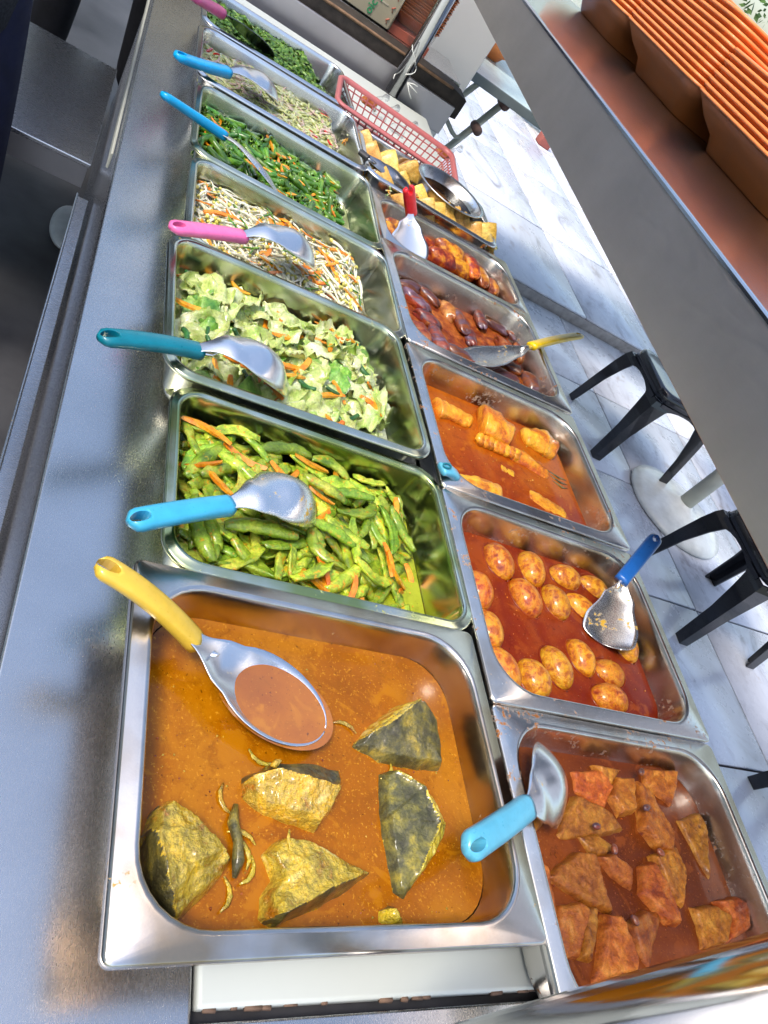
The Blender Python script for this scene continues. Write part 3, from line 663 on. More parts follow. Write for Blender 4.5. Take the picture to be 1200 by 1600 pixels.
# ================================================================== FOOD PANS
class Pan:
    def __init__(s, cx, cy, rz, w, d, style, mat, label, z=0.0, depth=.062, ro=None):
        s.cx, s.cy, s.rz, s.w, s.d, s.z, s.depth = cx, cy, rz, w, d, z, depth
        a, b = w / 2, d / 2; n = 8
        if style == 'flange':
            ro, ri, fw = .006, .048, .0105
        else:
            ro, ri, fw = .03, .028, .0045
        s.fw, s.ri = fw, ri
        P = [(0, ro, -.009 if style == 'flange' else -.004), (-.0003, ro, -.0015), (.0012, ro, 0), (fw, (ri if style == 'flange' else ro), .0), (fw + .0012, ri, .0011), (fw + .0032, ri, .0011), (fw + .0046, ri - .002, -.0012), (fw + .0056, ri - .003, -.006),
             (fw + .0075, ri - .004, -.02), (fw + .0115, ri - .006, -depth + .016), (fw + .0135, ri - .007, -depth + .008), (fw + .018, ri - .010, -depth + .003), (fw + .026, ri - .014, -depth), ]
        R = [rr(a - i, b - i, max(.003, r_), z_, n) for i, r_, z_ in P]; R.append(rr(.02, .02, .01, -depth, n))
        bb = B(); bb.loft(R, False, True)
        t = empty('food_pan', (cx, cy, z), rz, label, 'food pan', None); s.t = t
        o = add('basin', bb.me('basin', mat), t)
        so_ = o.modifiers.new('solid', 'SOLIDIFY'); so_.thickness = .0007; so_.offset = 1
        if style == 'flange':   # small stacking tabs under the flange corners
            for sx in (-1, 1):
                k = add('corner_tab', bevel_me(B().box((sx * (a - .05) - .018, -b - .0005, -.0095), (sx * (a - .05) + .018, -b + .0012, -.0032)).me('corner_tab', 'pan_clean'), .0008), t)
    def inner(s, z):     # half sizes of the opening at local height z
        i = s.fw + .0056 + (.0115 - .0056) * min(1, max(0, (-z - .006) / (s.depth - .022)))
        if -z > s.depth - .016: i = s.fw + .0115 + .006 * ((-z) - (s.depth - .016)) / .013
        return s.w / 2 - i, s.d / 2 - i
    def L2W(s, x, y, z):
        c, n = math.cos(s.rz), math.sin(s.rz); return Vector((s.cx + x * c - y * n, s.cy + x * n + y * c, s.z + z))
    def W2L(s, p):
        c, n = math.cos(s.rz), math.sin(s.rz); x, y = p.x - s.cx, p.y - s.cy; return Vector((x * c + y * n, -x * n + y * c, p.z - s.z))
    def px(s, a, b, z):  # photo point at pan-local height z, in pan coordinates
        return s.W2L(W(a, b, s.z + z))
    def sauce(s, name, z, mat, label, cat='sauce', amp=.0004, hf=None):
        a, b = s.inner(z); a -= .0004; b -= .0004; r0 = s.ri - .004
        R = []; K = 30
        for k in range(K + 1):
            f = 1 - (k / K) ** 1.0 * .985
            zz = z + (.0011 if k == 0 else .0003 if k == 1 else 0)
            ring = rr(a * f if k else a, b * f if k else b, max(.002, r0 * f), 0, 8)
            for p in ring:
                h = (hf(p.x, p.y) if hf else 0) + noise.noise(Vector((p.x * 60, p.y * 60, s.cx * 9))) * amp
                p.z = zz + h * (0 if k == 0 else 1)
            R.append(ring)
        bb = B(); bb.loft(R, False, True)
        # close below so that it is a body of liquid
        me = bb.me(name, mat)
        o = add(name, me); o.location = (s.cx, s.cy, s.z); o.rotation_euler = (0, 0, s.rz); me.flip_normals() if me.polygons[0].normal.z < 0 else None
        return props(o, label, cat)

PAN = {}
def fit_pan(key, quad, w, d, style, mat, label, z=0.0, rz=None, **kw):
    # quad: photo corners TL TR BR BL of the rim
    P_ = [W(x, y, z) for x, y in quad]
    c = sum(P_, Vector()) / 4
    if rz is None:
        u = (P_[1] - P_[0]) + (P_[2] - P_[3]); rz = math.atan2(u.y, u.x)
    PAN[key] = Pan(c.x, c.y, rz, w, d, style, mat, label, z, **kw); return PAN[key]
fit_pan('P1', [(210, 870), (740, 990), (853, 1474), (165, 1510)], .325, .265, 'flange', 'pan_curry', 'steel food pan of orange fish curry, nearest to the viewer', rz=.0223)
Pan_args = [('R2', .5164, .1526, .0046, 'steel food pan of eggs in dark red sambal', 'pan_brown'), ('R3', .5169, .4183, .0205, 'steel food pan of orange squid curry behind the egg pan', 'pan_brown'), ('R4', .516, .6887, .0281, 'steel food pan of purple eggplant in sambal', 'pan_brown'), ('R1', .517, -.1125, 0.0, 'steel food pan of fried bean curd in red sauce, nearest on the right', 'pan_brown')]
for k, x, y, a, lab, mt in Pan_args:
    ca, sa_ = math.cos(a), math.sin(a)
    u, v = .1625, .1325
    PAN[k] = Pan(x + u * ca - v * sa_, y + u * sa_ + v * ca, a, .3235, .2635, 'flange', mt, lab, {'R1': -.003, 'R2': 0, 'R3': .0015, 'R4': .002}[k])
PAN['P2'] = Pan(.358, .327, .02, .314, .214, 'thin', 'pan_green', 'steel food pan of bitter gourd in yellow curry', .0)
PAN['P3'] = Pan(.343, .563, .04, .320, .246, 'thin', 'pan_pale', 'steel food pan of stir fried cabbage and carrot', .006)
PAN['P4'] = Pan(.358, .797, .0, .320, .224, 'thin', 'pan_pale', 'steel food pan of bean sprouts with carrot', -.001)
PAN['P5'] = Pan(.356, 1.034, -.01, .320, .246, 'thin', 'pan_pale', 'steel food pan of chopped green beans with carrot', .0)
PAN['P6'] = Pan(.352, 1.284, .01, .325, .238, 'thin', 'pan_clean', 'steel food pan of shredded cucumber salad', .004)
PAN['P7'] = Pan(.352, 1.535, .04, .325, .225, 'thin', 'pan_clean', 'steel food pan of chopped leafy greens at the far end', .003)
PAN['R5'] = Pan(.678, 1.045, .03, .322, .186, 'flange', 'pan_curry', 'steel food pan of fried turmeric chicken pieces', -.002)
PAN['R6'] = Pan(.668, 1.268, -.03, .31, .2, 'thin', 'pan_clean', 'shallow steel tray of stuffed golden bean curd triangles', .004, depth=.045)

# ------------------------------------------------------------------ sauces
S1 = PAN['P1'].sauce('fish_curry', -.033, 'curry', 'orange turmeric curry gravy filling the nearest pan', 'curry')
PAN['R2'].sauce('sambal_sauce', -.036, 'egg_sauce', 'dark red sambal sauce around the eggs', 'sauce', .0005)
PAN['R1'].sauce('curry_sauce', -.033, 'tofu_sauce', 'brown red sauce around the fried bean curd', 'sauce', .0008)
PAN['R3'].sauce('squid_curry', -.038, 'roe_sauce', 'glossy orange red curry around the squid', 'curry', .0005)
PAN['R4'].sauce('eggplant_sambal', -.042, 'sambal_mass', 'thick red sambal paste under the eggplant', 'sauce', .003)
PAN['R5'].sauce('chicken_sauce', -.05, 'sambal_mass', 'dark red oily sauce under the fried chicken', 'sauce', .003)
PAN['P2'].sauce('gourd_curry', -.05, 'gourd_sauce', 'bright yellow green curry oil under the bitter gourd', 'curry', .0004)
PAN['P3'].sauce('cabbage_broth', -.051, 'cabbage_sauce', 'pale cloudy broth under the cabbage', 'broth', .0003)
PAN['P4'].sauce('sprout_broth', -.055, 'bean_sauce', 'thin broth under the bean sprouts', 'broth', .0003)
PAN['P5'].sauce('bean_broth', -.055, 'bean_sauce', 'thin oily broth under the green beans', 'broth', .0003)

# ------------------------------------------------------------------ noise-displaced solid helpers
def rough_solid(verts, faces, midx, mats, cuts=4, amp=.0015, freq=60, smooth=.5, seed=0, levels=0, inflate=None):
    bm = bmesh.new(); vs = [bm.verts.new(v) for v in verts]
    for f, m in zip(faces, midx):
        try: g = bm.faces.new([vs[i] for i in f]); g.material_index = m
        except ValueError: pass
    bmesh.ops.recalc_face_normals(bm, faces=bm.faces[:])
    bmesh.ops.triangulate(bm, faces=bm.faces[:])
    bmesh.ops.subdivide_edges(bm, edges=bm.edges[:], cuts=cuts, use_grid_fill=True)
    for _ in range(3): bmesh.ops.smooth_vert(bm, verts=bm.verts[:], factor=smooth, use_axis_x=True, use_axis_y=True, use_axis_z=True)
    bm.normal_update()
    off = Vector((seed * 3.7, seed * 1.3, seed * 2.1))
    for v in bm.verts:
        if inflate: v.co += v.normal * inflate[0] * max(0, min(1, (v.co.z - inflate[1]) / .008))
        v.co += v.normal * (noise.noise(v.co * freq + off) * amp + noise.noise(v.co * freq * 2.7 + off) * amp * .5)
    me = bpy.data.meshes.new('solid'); bm.to_mesh(me); bm.free()
    for m in mats: me.materials.append(M[m])
    me.polygons.foreach_set('use_smooth', [True] * len(me.polygons)); return me
def chunk(pan, outline, ridge, i0, i1, zb, h, seed, mats=('fishskin', 'flesh'), cuts=5, amp=.002, freq=50):
    "outline (photo points on the sauce line) split by a ridge into two slopes: from i0 to i1 is slope 0, the rest slope 1"
    V_ = [W(x, y, zb) for x, y in outline]; n = len(V_)
    lo = [v + Vector((0, 0, -.012)) for v in V_]
    Rg = [W(x, y, zb + z * 1.1) for x, y, z in ridge]; m = len(Rg)
    verts = V_ + lo + Rg; F, MI = [], []
    def idx(a, b):
        out = [a]
        while a != b: a = (a + 1) % n; out.append(a)
        return out
    A = idx(i0, i1); Bk = idx(i1, i0)
    F.append(A + [2 * n + k for k in reversed(range(m))]); MI.append(0)
    F.append(Bk + [2 * n + k for k in range(m)]); MI.append(1)
    for k in range(n): k2 = (k + 1) % n; F.append([k, k2, n + k2, n + k]); MI.append(0 if k in A[:-1] else 1)
    F.append([n + k for k in reversed(range(n))]); MI.append(0)
    return rough_solid(verts, F, MI, mats, cuts, amp, freq, .5, seed, 0, (.005, zb))

def seg_dist(p, a, b):
    ab = b - a; t = max(0, min(1, (p - a).dot(ab) / max(1e-12, ab.length_squared))); q = a + ab * t; return (p - q).length, t
def pd(p, poly):     # signed distance to a closed outline, positive inside
    n = len(poly); d = 9; ins = False
    for i in range(n):
        a, b = poly[i], poly[(i + 1) % n]; d = min(d, seg_dist(p, a, b)[0])
        if (a.y > p.y) != (b.y > p.y) and p.x < (b.x - a.x) * (p.y - a.y) / (b.y - a.y) + a.x: ins = not ins
    return d if ins else -d
def grid_piece(poly, zfun, mfun, mats, name, cell=.0012, margin=.004, bottom=None):
    "solid piece from a fine grid over its outline; zfun(p, d) gives the top, mfun(p) the material"
    x0, x1 = min(p.x for p in poly) - margin, max(p.x for p in poly) + margin; y0, y1 = min(p.y for p in poly) - margin, max(p.y for p in poly) + margin
    nx, ny = max(4, int((x1 - x0) / cell)), max(4, int((y1 - y0) / cell)); ids, V_, F, MI = {}, [], [], []
    D = {}
    for i in range(nx + 1):
        for j in range(ny + 1):
            p = Vector((x0 + i * cell, y0 + j * cell)); w = Vector((noise.noise(Vector((p.x * 90, p.y * 90, 1))), noise.noise(Vector((p.x * 90, p.y * 90, 8))))) * .0014
            d = pd(p + w, poly)
            if d > -margin * .8: ids[i, j] = len(V_); V_.append((p.x, p.y, zfun(p, d)))
    for i in range(nx):
        for j in range(ny):
            q = [(i, j), (i + 1, j), (i + 1, j + 1), (i, j + 1)]
            if all(k in ids for k in q):
                F.append([ids[k] for k in q]); MI.append(mfun(Vector((x0 + (i + .5) * cell, y0 + (j + .5) * cell))))
    me = mesh(name, V_, F, mats, True, MI); return me
def fractal(p, f, o=4, seed=0):
    a, s_, v = 1, 0, Vector((p.x * f + seed * 3.1, p.y * f + seed, seed * 1.7))
    for _ in range(o): s_ += a * noise.noise(v); v = v * 2.1; a *= .5
    return s_
def ridged(p, f, o=4, seed=0):
    a, s_, v = 1, 0, Vector((p.x * f + seed * 3.1, p.y * f + seed, seed * 1.7))
    for _ in range(o): s_ += a * (1 - 2 * abs(noise.noise(v))); v = v * 2.1; a *= .5
    return s_
def fish_me(outline, ridge, i0, i1, zb, seed):
    P3 = [W(x, y, zb) for x, y in outline]; poly = [Vector((p.x, p.y)) for p in P3]; cc = sum(poly, Vector((0, 0))) / len(poly); poly = [cc + (p - cc) * .93 - Vector((.001, .0015)) for p in poly]
    R3 = [W(x, y, zb + z * .8) for x, y, z in ridge]; R2 = [Vector((p.x, p.y)) for p in R3]; rh = [z for _, _, z in ridge]
    n = len(poly)
    def idx(a, b):
        out = [a]
        while a != b: a = (a + 1) % n; out.append(a)
        return out
    side0 = [poly[k] for k in idx(i0, i1)] + list(reversed(R2))
    ax = (R2[-1] - R2[0]).normalized()
    def near(p):
        best = (9, 0)
        for k in range(len(R2) - 1):
            d, t = seg_dist(p, R2[k], R2[k + 1])
            if d < best[0]: best = (d, rh[k] * (1 - t) + rh[k + 1] * t)
        return best
    def z(p, d):
        if d <= 0: return zb - .003 + d * 2.5
        dr, h = near(p); h = h * .95 + .003; t = d / (d + dr + 1e-6)
        base = zb - .003 + (.004 + h * .45) * min(1, d / .005) ** .6 + h * .62 * t ** .9
        s0 = pd(p, side0) > 0; k = min(1, d / .004)
        if s0: return base + k * (fractal(p, 90, 3, seed) * .0008 + fractal(p, 420, 2, seed) * .00025)
        u = p.dot(ax); v = p.dot(Vector((-ax.y, ax.x)))
        fl = math.sin((v * 330 + fractal(p, 60, 2, seed) * 2.6)) * .5 + .5
        return base + k * (ridged(p, 75, 4, seed) * .0013 + fl ** 2 * .0013 + fractal(p, 300, 2, seed) * .0005 - .0008)
    return grid_piece(poly, z, lambda p: 0 if pd(p + Vector((fractal(p, 150, 2, seed), fractal(p, 150, 2, seed + 5))) * .0012, side0) > 0 else 1, ['fishskin', 'flesh'], 'fish_piece', .0008)
def curd_me(outline, z0, th, tilt, seed):
    P3 = [W(x, y, z0 + th) for x, y in outline]; poly = [Vector((p.x, p.y)) for p in P3]; c = sum(poly, Vector((0, 0))) / len(poly)
    def z(p, d):
        if d <= 0: return z0 - .002 + d * 3
        e = min(1, d / .0035); q = p - c
        return z0 - .002 + (th + .002 + tilt[0] * q.x * .8 + tilt[1] * q.y * .8) * e ** .5 + e * (ridged(p, 60, 3, seed) * .0005 + fractal(p, 190, 4, seed) * .0010 + fractal(p, 30, 2, seed) * .0014 - .0003)
    return grid_piece(poly, z, lambda p: 0, ['tofu'], 'bean_curd', .0011)

# ------------------------------------------------------------------ fish curry
zf = -.033
fish = [
 ([(258, 1240), (232, 1262), (214, 1310), (216, 1390), (240, 1440), (268, 1458), (318, 1410), (352, 1372), (366, 1345), (335, 1300), (300, 1262)], [(262, 1218, .012), (238, 1290, .026), (255, 1370, .028), (268, 1430, .012)], 0, 5, 'leftmost fish piece with yellow flesh up and olive skin on its left', .004),
 ([(372, 1246), (372, 1212), (410, 1192), (470, 1188), (528, 1200), (536, 1228), (520, 1270), (496, 1305), (455, 1290), (410, 1275)], [(372, 1222, .010), (430, 1206, .018), (480, 1222, .022), (520, 1232, .016)], 1, 5, 'fish piece just below the yellow handled ladle, grey skin on top', .004),
 ([(402, 1330), (440, 1300), (480, 1306), (540, 1338), (585, 1362), (548, 1392), (500, 1420), (420, 1455), (398, 1440), (400, 1402), (420, 1372)], [(582, 1362, .004), (510, 1392, .018), (440, 1432, .02), (405, 1440, .008)], 4, 8, 'yellow fish piece in the middle of the near side with a torn notch', .005),
 ([(542, 1165), (575, 1128), (612, 1100), (652, 1092), (680, 1130), (688, 1180), (690, 1208), (645, 1204), (590, 1192)], [(556, 1160, .004), (612, 1130, .02), (650, 1098, .02)], 3, 0, 'fish piece near the far right corner with skin facing right', .004),
 ([(588, 1200), (588, 1260), (600, 1340), (612, 1400), (630, 1412), (662, 1370), (690, 1320), (694, 1292), (672, 1250), (640, 1215), (612, 1195)], [(600, 1200, .006), (655, 1235, .016), (678, 1290, .018), (640, 1390, .006)], 0, 4, 'dark skinned flat fish piece on the right side', .003),
 ([(590, 1440), (592, 1420), (606, 1408), (622, 1420), (634, 1446), (612, 1452)], [(598, 1420, .006), (612, 1422, .008)], 1, 3, 'small yellow crumb of fish below the dark piece', .004)]
for i, (ol, rg_, i0, i1, lab, amp) in enumerate(fish):
    me = fish_me(ol, rg_, i0, i1, zf, i + 1)
    put('fish_piece', me, lab, 'fish', 'fish pieces in the orange curry')
me = B().tube([W(368, 1258, zf + .003), W(364, 1285, zf + .005), W(372, 1315, zf + .005), W(372, 1345, zf + .004), W(366, 1372, zf + .002)], [.002, .0042, .0035, .0045, .0015], 8).me('chilli', 'fishskin')
put('green_chilli', me, 'wilted dark green chilli floating between the left fish pieces', 'chilli')
me = rough_solid([W(x, y, z) for x, y, z in ((418, 1198, zf + .018), (430, 1182, zf + .02), (445, 1186, zf + .021), (432, 1204, zf + .019), (430, 1192, zf + .026))], [(0, 1, 4), (1, 2, 4), (2, 3, 4), (3, 0, 4), (0, 3, 2, 1)], [0] * 5, ['flesh'], 3, .0005, 100)
put('garlic_clove', me, 'yellow garlic clove on the grey skinned fish piece', 'garlic')
r = random.Random(4)
for i in range(9):  # onion shreds
    px, py = [(388, 1330), (395, 1365), (380, 1300), (360, 1400), (610, 1210), (540, 1130), (405, 1190), (455, 1325), (345, 1250)][i]
    c = W(px, py, zf + .002 + (.012 if i in (7,) else 0)); a = r.uniform(0, 6)
    me = B().tube([c + Vector((math.cos(a + t * .25) * .012 * (t - 2) / 2, math.sin(a + t * .2) * .012 * (t - 2) / 2, .0008 * math.cos(t))) for t in range(5)], [.0006, .0016, .002, .0016, .0006], 6, flat=.4).me('onion', 'flesh')
    put('onion_shred', me, 'thin yellow onion shred floating in the orange curry', 'onion', 'onion shreds in the fish curry')

# ------------------------------------------------------------------ eggs
ze = -.036
def ellipsoid(n=24, m=14):
    b = B(); R = []
    for i in range(1, m):
        t = math.pi * i / m; R.append([Vector((math.cos(t) * 1.0, math.sin(t) * math.cos(2 * math.pi * k / n) * (1 + .08 * math.cos(t)), math.sin(t) * math.sin(2 * math.pi * k / n))) for k in range(n)])
    b.loft(R); return b
eggs = [(782, 874, 62, 'egg at the far left corner of the sambal pan'), (833, 886, 70, 'second egg from the left in the far row'), (886, 899, 20, 'third egg from the left in the far row, lying crosswise'), (934, 914, 30, 'half hidden egg behind the scoop in the far row'), (750, 918, 75, 'egg touching the left wall near the far corner'), (824, 931, 55, 'left egg of the middle pair in the second row'),
        (871, 938, 62, 'right egg of the middle pair in the second row'), (914, 945, 40, 'egg under the tip of the blue handled scoop'), (766, 980, 70, 'egg at the left wall halfway down the pan'), (788, 1042, 55, 'leftmost egg of the near row'), (838, 1058, 60, 'egg second from the left in the near row'), (873, 1040, 62, 'pale yellow egg in the near row with little sambal'),
        (911, 1025, 62, 'rough dark egg right of the pale yellow egg'), (978, 1003, 60, 'egg right of the scoop against the sambal streak'), (958, 1048, 20, 'sambal smothered egg between two others at the right'), (956, 1090, 15, 'nearest egg lying crosswise at the near right')]
RB_ = B()
for i, (px, py, ang, lab) in enumerate(eggs):
    b = ellipsoid(); me = b.me('egg', 'egg')
    c = W(px, py, ze + .006); d1 = W(px + 10 * math.cos(RAD(ang)), py + 10 * math.sin(RAD(ang)), ze + .006) - c; az = math.atan2(d1.y, d1.x)
    a_, b_2 = .0255 * (1 + .05 * math.sin(i * 3)), .0185 * (1 + .05 * math.cos(i * 5))
    me.transform(Matrix.Diagonal((a_, b_2, b_2, 1)))
    for v in me.vertices:
        n_ = v.co.normalized(); v.co += n_ * (noise.noise(v.co * 90 + Vector((i * 5, 0, 0))) * .0007 + noise.noise(v.co * 230 + Vector((i * 5, 0, 0))) * .0003)
    me.transform(Matrix.Translation((c.x, c.y, ze - .001 - (.005 if i in (3, 7, 14) else 0))) @ Matrix.Rotation(az, 4, 'Z'))
    put('egg', me, lab, 'egg', 'eggs in dark red sambal')
    ring = RB_.tube([Vector((c.x + math.cos(az) * math.cos(t) * a_ * 1.03 - math.sin(az) * math.sin(t) * b_2 * 1.03, c.y + math.sin(az) * math.cos(t) * a_ * 1.03 + math.cos(az) * math.sin(t) * b_2 * 1.03, ze)) for t in [2 * math.pi * k / 28 for k in range(29)]], .0011, 6, mi=0)

def meniscus(sauce, bb, mat):
    me = bb.me('meniscus', mat); me.transform(sauce.matrix_basis.inverted() if False else (Matrix.Translation(sauce.location) @ sauce.rotation_euler.to_matrix().to_4x4()).inverted())
    add('meniscus', me, sauce)
meniscus(bpy.data.objects['sambal_sauce'], RB_, 'egg_sauce')
# ------------------------------------------------------------------ fried bean curd slabs
def slab(outline, z, th, mat, seed, tilt=(0, 0), amp=.0009, freq=70, zfun=None, cuts=3):
    P_ = [W(x, y, z) for x, y in outline]; c = sum(P_, Vector()) / len(P_)
    P_ = [Vector((p.x, p.y, z + tilt[0] * (p.x - c.x) + tilt[1] * (p.y - c.y))) for p in P_]
    if P_ and sum((P_[i].x * P_[(i + 1) % len(P_)].y - P_[(i + 1) % len(P_)].x * P_[i].y) for i in range(len(P_))) < 0: P_.reverse()
    n = len(P_)
    # add mid points to keep the outline crisp
    F = [list(range(n)), [n + k for k in reversed(range(n))]] + [[k, n + k, n + (k + 1) % n, (k + 1) % n] for k in range(n)]
    return rough_solid(P_ + [p - Vector((0, 0, th)) for p in P_], F, [0] * len(F), [mat], cuts, amp, freq, .22, seed)
zt = -.035
curds = [
 ([(897, 1203), (942, 1200), (960, 1230), (948, 1262), (905, 1235)], (.1, .1), 'bean curd slab at the far left, beside the spoon'),
 ([(930, 1192), (975, 1200), (962, 1225), (945, 1218)], (-.1, .2), 'small bean curd scrap behind the far left slab'),
 ([(968, 1210), (996, 1212), (998, 1268), (975, 1272), (958, 1240)], (.05, -.1), 'narrow upright bean curd slab in the far middle'),
 ([(876, 1300), (898, 1242), (945, 1262), (978, 1295), (960, 1302), (915, 1305), (882, 1308)], (.05, .25), 'large wrinkled bean curd triangle right of the spoon with a bean on it'),
 ([(1010, 1198), (1058, 1203), (1060, 1232), (1055, 1256), (1012, 1222)], (.1, .15), 'square bean curd piece at the far right'),
 ([(998, 1215), (1020, 1235), (1060, 1300), (1058, 1330), (1030, 1320), (1008, 1290)], (-.1, .0), 'long bean curd strip running down the middle of the pan, upper one'),
 ([(1063, 1280), (1092, 1268), (1108, 1300), (1115, 1372), (1098, 1345)], (.1, .1), 'pointed bean curd triangle near the right wall'),
 ([(1020, 1335), (1058, 1318), (1080, 1360), (1075, 1415), (1052, 1395)], (-.15, .05), 'dark oily bean curd slab in the middle right'),
 ([(1008, 1350), (1022, 1342), (1048, 1385), (1070, 1445), (1050, 1440), (1008, 1392)], (.1, 0), 'long pale bean curd strip beside the dark oily slab'),
 ([(910, 1305), (935, 1300), (962, 1325), (948, 1338), (925, 1330)], (.1, -.2), 'folded pale bean curd scrap in the centre left'),
 ([(938, 1335), (962, 1332), (992, 1355), (995, 1388), (965, 1368)], (0, .2), 'bean curd strip below the folded scrap'),
 ([(862, 1365), (905, 1328), (928, 1330), (945, 1375), (966, 1425), (935, 1415)], (.12, .12), 'big smooth bean curd triangle in the near left'),
 ([(878, 1415), (905, 1408), (920, 1420), (912, 1495), (886, 1495), (878, 1450)], (.3, .05), 'upright bean curd block at the near left'),
 ([(916, 1418), (938, 1412), (940, 1450), (930, 1500), (912, 1496)], (-.2, .1), 'narrow bean curd block right of the near left block'),
 ([(950, 1425), (970, 1430), (1002, 1500), (1000, 1520), (938, 1535), (945, 1480)], (.2, .1), 'ragged bean curd slab at the near edge'),
 ([(1006, 1420), (1042, 1425), (1030, 1462), (1020, 1515), (1002, 1480), (985, 1440)], (-.2, .2), 'crumpled bean curd triangle at the near centre'),
 ([(1086, 1415), (1118, 1412), (1145, 1430), (1144, 1470), (1105, 1482), (1098, 1445)], (.1, .1), 'square bean curd block at the near right'),
 ([(1124, 1405), (1150, 1398), (1170, 1412), (1176, 1452), (1148, 1470), (1146, 1432)], (.1, .1), 'bean curd block in the near right corner'),
 ([(850, 1345), (860, 1352), (876, 1440), (890, 1505), (880, 1500), (856, 1400)], (0, 0), 'bean curd edge along the left wall'),
 ([(832, 1262), (855, 1262), (852, 1290), (838, 1300)], (0, 0), 'bean curd scrap under the spoon handle')]
for i, (ol, tl, lab) in enumerate(curds):
    put('bean_curd', curd_me(ol, -.033, .003 + .0022 * (i % 3), tl, i + 20), lab, 'bean curd', 'fried bean curd in red sauce')
r = random.Random(8)
for i, (px, py) in enumerate(((932, 1291), (960, 1327), (1032, 1332), (1002, 1206), (992, 1438), (1010, 1262))):
    b = ellipsoid(12, 8); me = b.me('b', 'eggplant'); me.transform(Matrix.Diagonal((.005, .0034, .003, 1))); c = W(px, py, zt + .0135 + .002 * (i % 2)); me.transform(Matrix.Translation(c) @ Matrix.Rotation(i * 1.3, 4, 'Z'))
    put('bean', me, 'small dark bean lying on the bean curd slabs', 'bean', 'dark beans on the bean curd')
# ------------------------------------------------------------------ squid curry
def lumpy(pts, rad, mat, seed, lobes=0, lamp=.0, amp=.001, k=18, flat=.75, n=26, freq=70):
    P_ = [Vector(p) for p in pts]; out = []; rr_ = []
    for i in range(n):
        t = i / (n - 1) * (len(P_) - 1); a = min(int(t), len(P_) - 2); f = t - a; out.append(P_[a].lerp(P_[a + 1], f))
        ra = rad[a] * (1 - f) + rad[a + 1] * f; e = min(1, math.sqrt(max(0, 1 - (1 - min(1, min(i, n - 1 - i) / 3)) ** 2)) + .15)
        rr_.append(ra * e * (1 + lamp * (abs(math.sin(i / (n - 1) * math.pi * lobes)) - .5) if lobes else ra * e / max(ra, 1e-6)))
        if not lobes: rr_[-1] = ra * e
    b = B().tube(out, rr_, k, flat=flat); me = b.me('lump', mat)
    off = Vector((seed * 3.1, seed, 0))
    me.update(); nn = [v.normal.copy() for v in me.vertices]
    for v, q_ in zip(me.vertices, nn): v.co += q_ * (noise.noise(v.co * freq + off) * amp * 2 + noise.noise(v.co * freq * 3 + off) * amp)
    return me
zr = -.038
L = lambda *p: [W(x, y, z) for x, y, z in p]
put('squid_piece', lumpy(L((680, 637, zr + .004), (700, 644, zr + .003), (735, 662, zr + .002)), [.018, .0145, .012], 'roe', 1, 0, 0, .0012), 'yellow squid tube floating at the far left of its pan', 'squid', 'squid pieces in orange curry')
me = lumpy(L((748, 658, zr + .006), (765, 665, zr + .008), (795, 685, zr + .006)), [.03, .03, .022], 'roe', 2, 0, 0, .0016)
put('squid_piece', me, 'big yellow squid head with a row of curled tentacles in the centre', 'squid', 'squid pieces in orange curry')
o_sq = bpy.data.objects['squid_piece.001'] if 'squid_piece.001' in bpy.data.objects else None
for k in range(8):
    f = k / 7; a = (752 + 56 * f, 680 + 24 * f)
    me = lumpy(L((a[0], a[1], zr + .008), (a[0] - 3, a[1] + 9, zr + .006), (a[0] + 2, a[1] + 14, zr)), [.008, .0075, .005], 'roe', 30 + k, 0, 0, .0006, 10, .9, 10)
    c_ = recentre(me); o = add('tentacle', me, o_sq); o.location = c_ - o_sq.location
put('squid_piece', lumpy(L((815, 682, zr + .003), (845, 692, zr + .006), (865, 706, zr + .005)), [.015, .025, .02], 'roe', 3, 0, 0, .0016), 'yellow squid piece against the right of the pan', 'squid', 'squid pieces in orange curry')
put('squid_piece', lumpy(L((792, 705, zr + .001), (822, 722, zr + .001), (855, 745, zr - .001)), [.014, .016, .012], 'roe', 4, 0, 0, .0016, flat=.5), 'half sunk squid piece below the big tentacled one', 'squid', 'squid pieces in orange curry')
put('squid_piece', lumpy(L((780, 732, zr - .002), (800, 742, zr - .002)), [.009, .008], 'roe', 5, 0, 0, .001, flat=.6), 'tiny sunk squid bit in the middle of the orange curry', 'squid', 'squid pieces in orange curry')
put('squid_piece', lumpy(L((712, 753, zr + .002), (745, 762, zr + .004), (780, 774, zr + .003)), [.011, .017, .015], 'roe', 6, 0, 0, .0012), 'yellow squid tube along the near wall of its pan', 'squid', 'squid pieces in orange curry')
put('squid_piece', lumpy(L((822, 772, zr - .002), (850, 790, zr - .002), (880, 805, zr - .003)), [.012, .016, .012], 'roe', 7, 0, 0, .0014, flat=.5), 'sunk squid piece near the right front of the orange curry', 'squid', 'squid pieces in orange curry')
for k in range(3):
    put('squid_tentacle', B().tube(L((855 + k * 4, 735 + k * 8, zr + .001), (872 + k * 3, 746 + k * 8, zr + .002), (886, 752 + k * 6, zr + .001)), [.001, .0018, .001], 6).me('x', 'fishskin'), 'thin dark tentacle at the right wall of the squid pan', 'tentacle', 'dark tentacles in the squid curry')

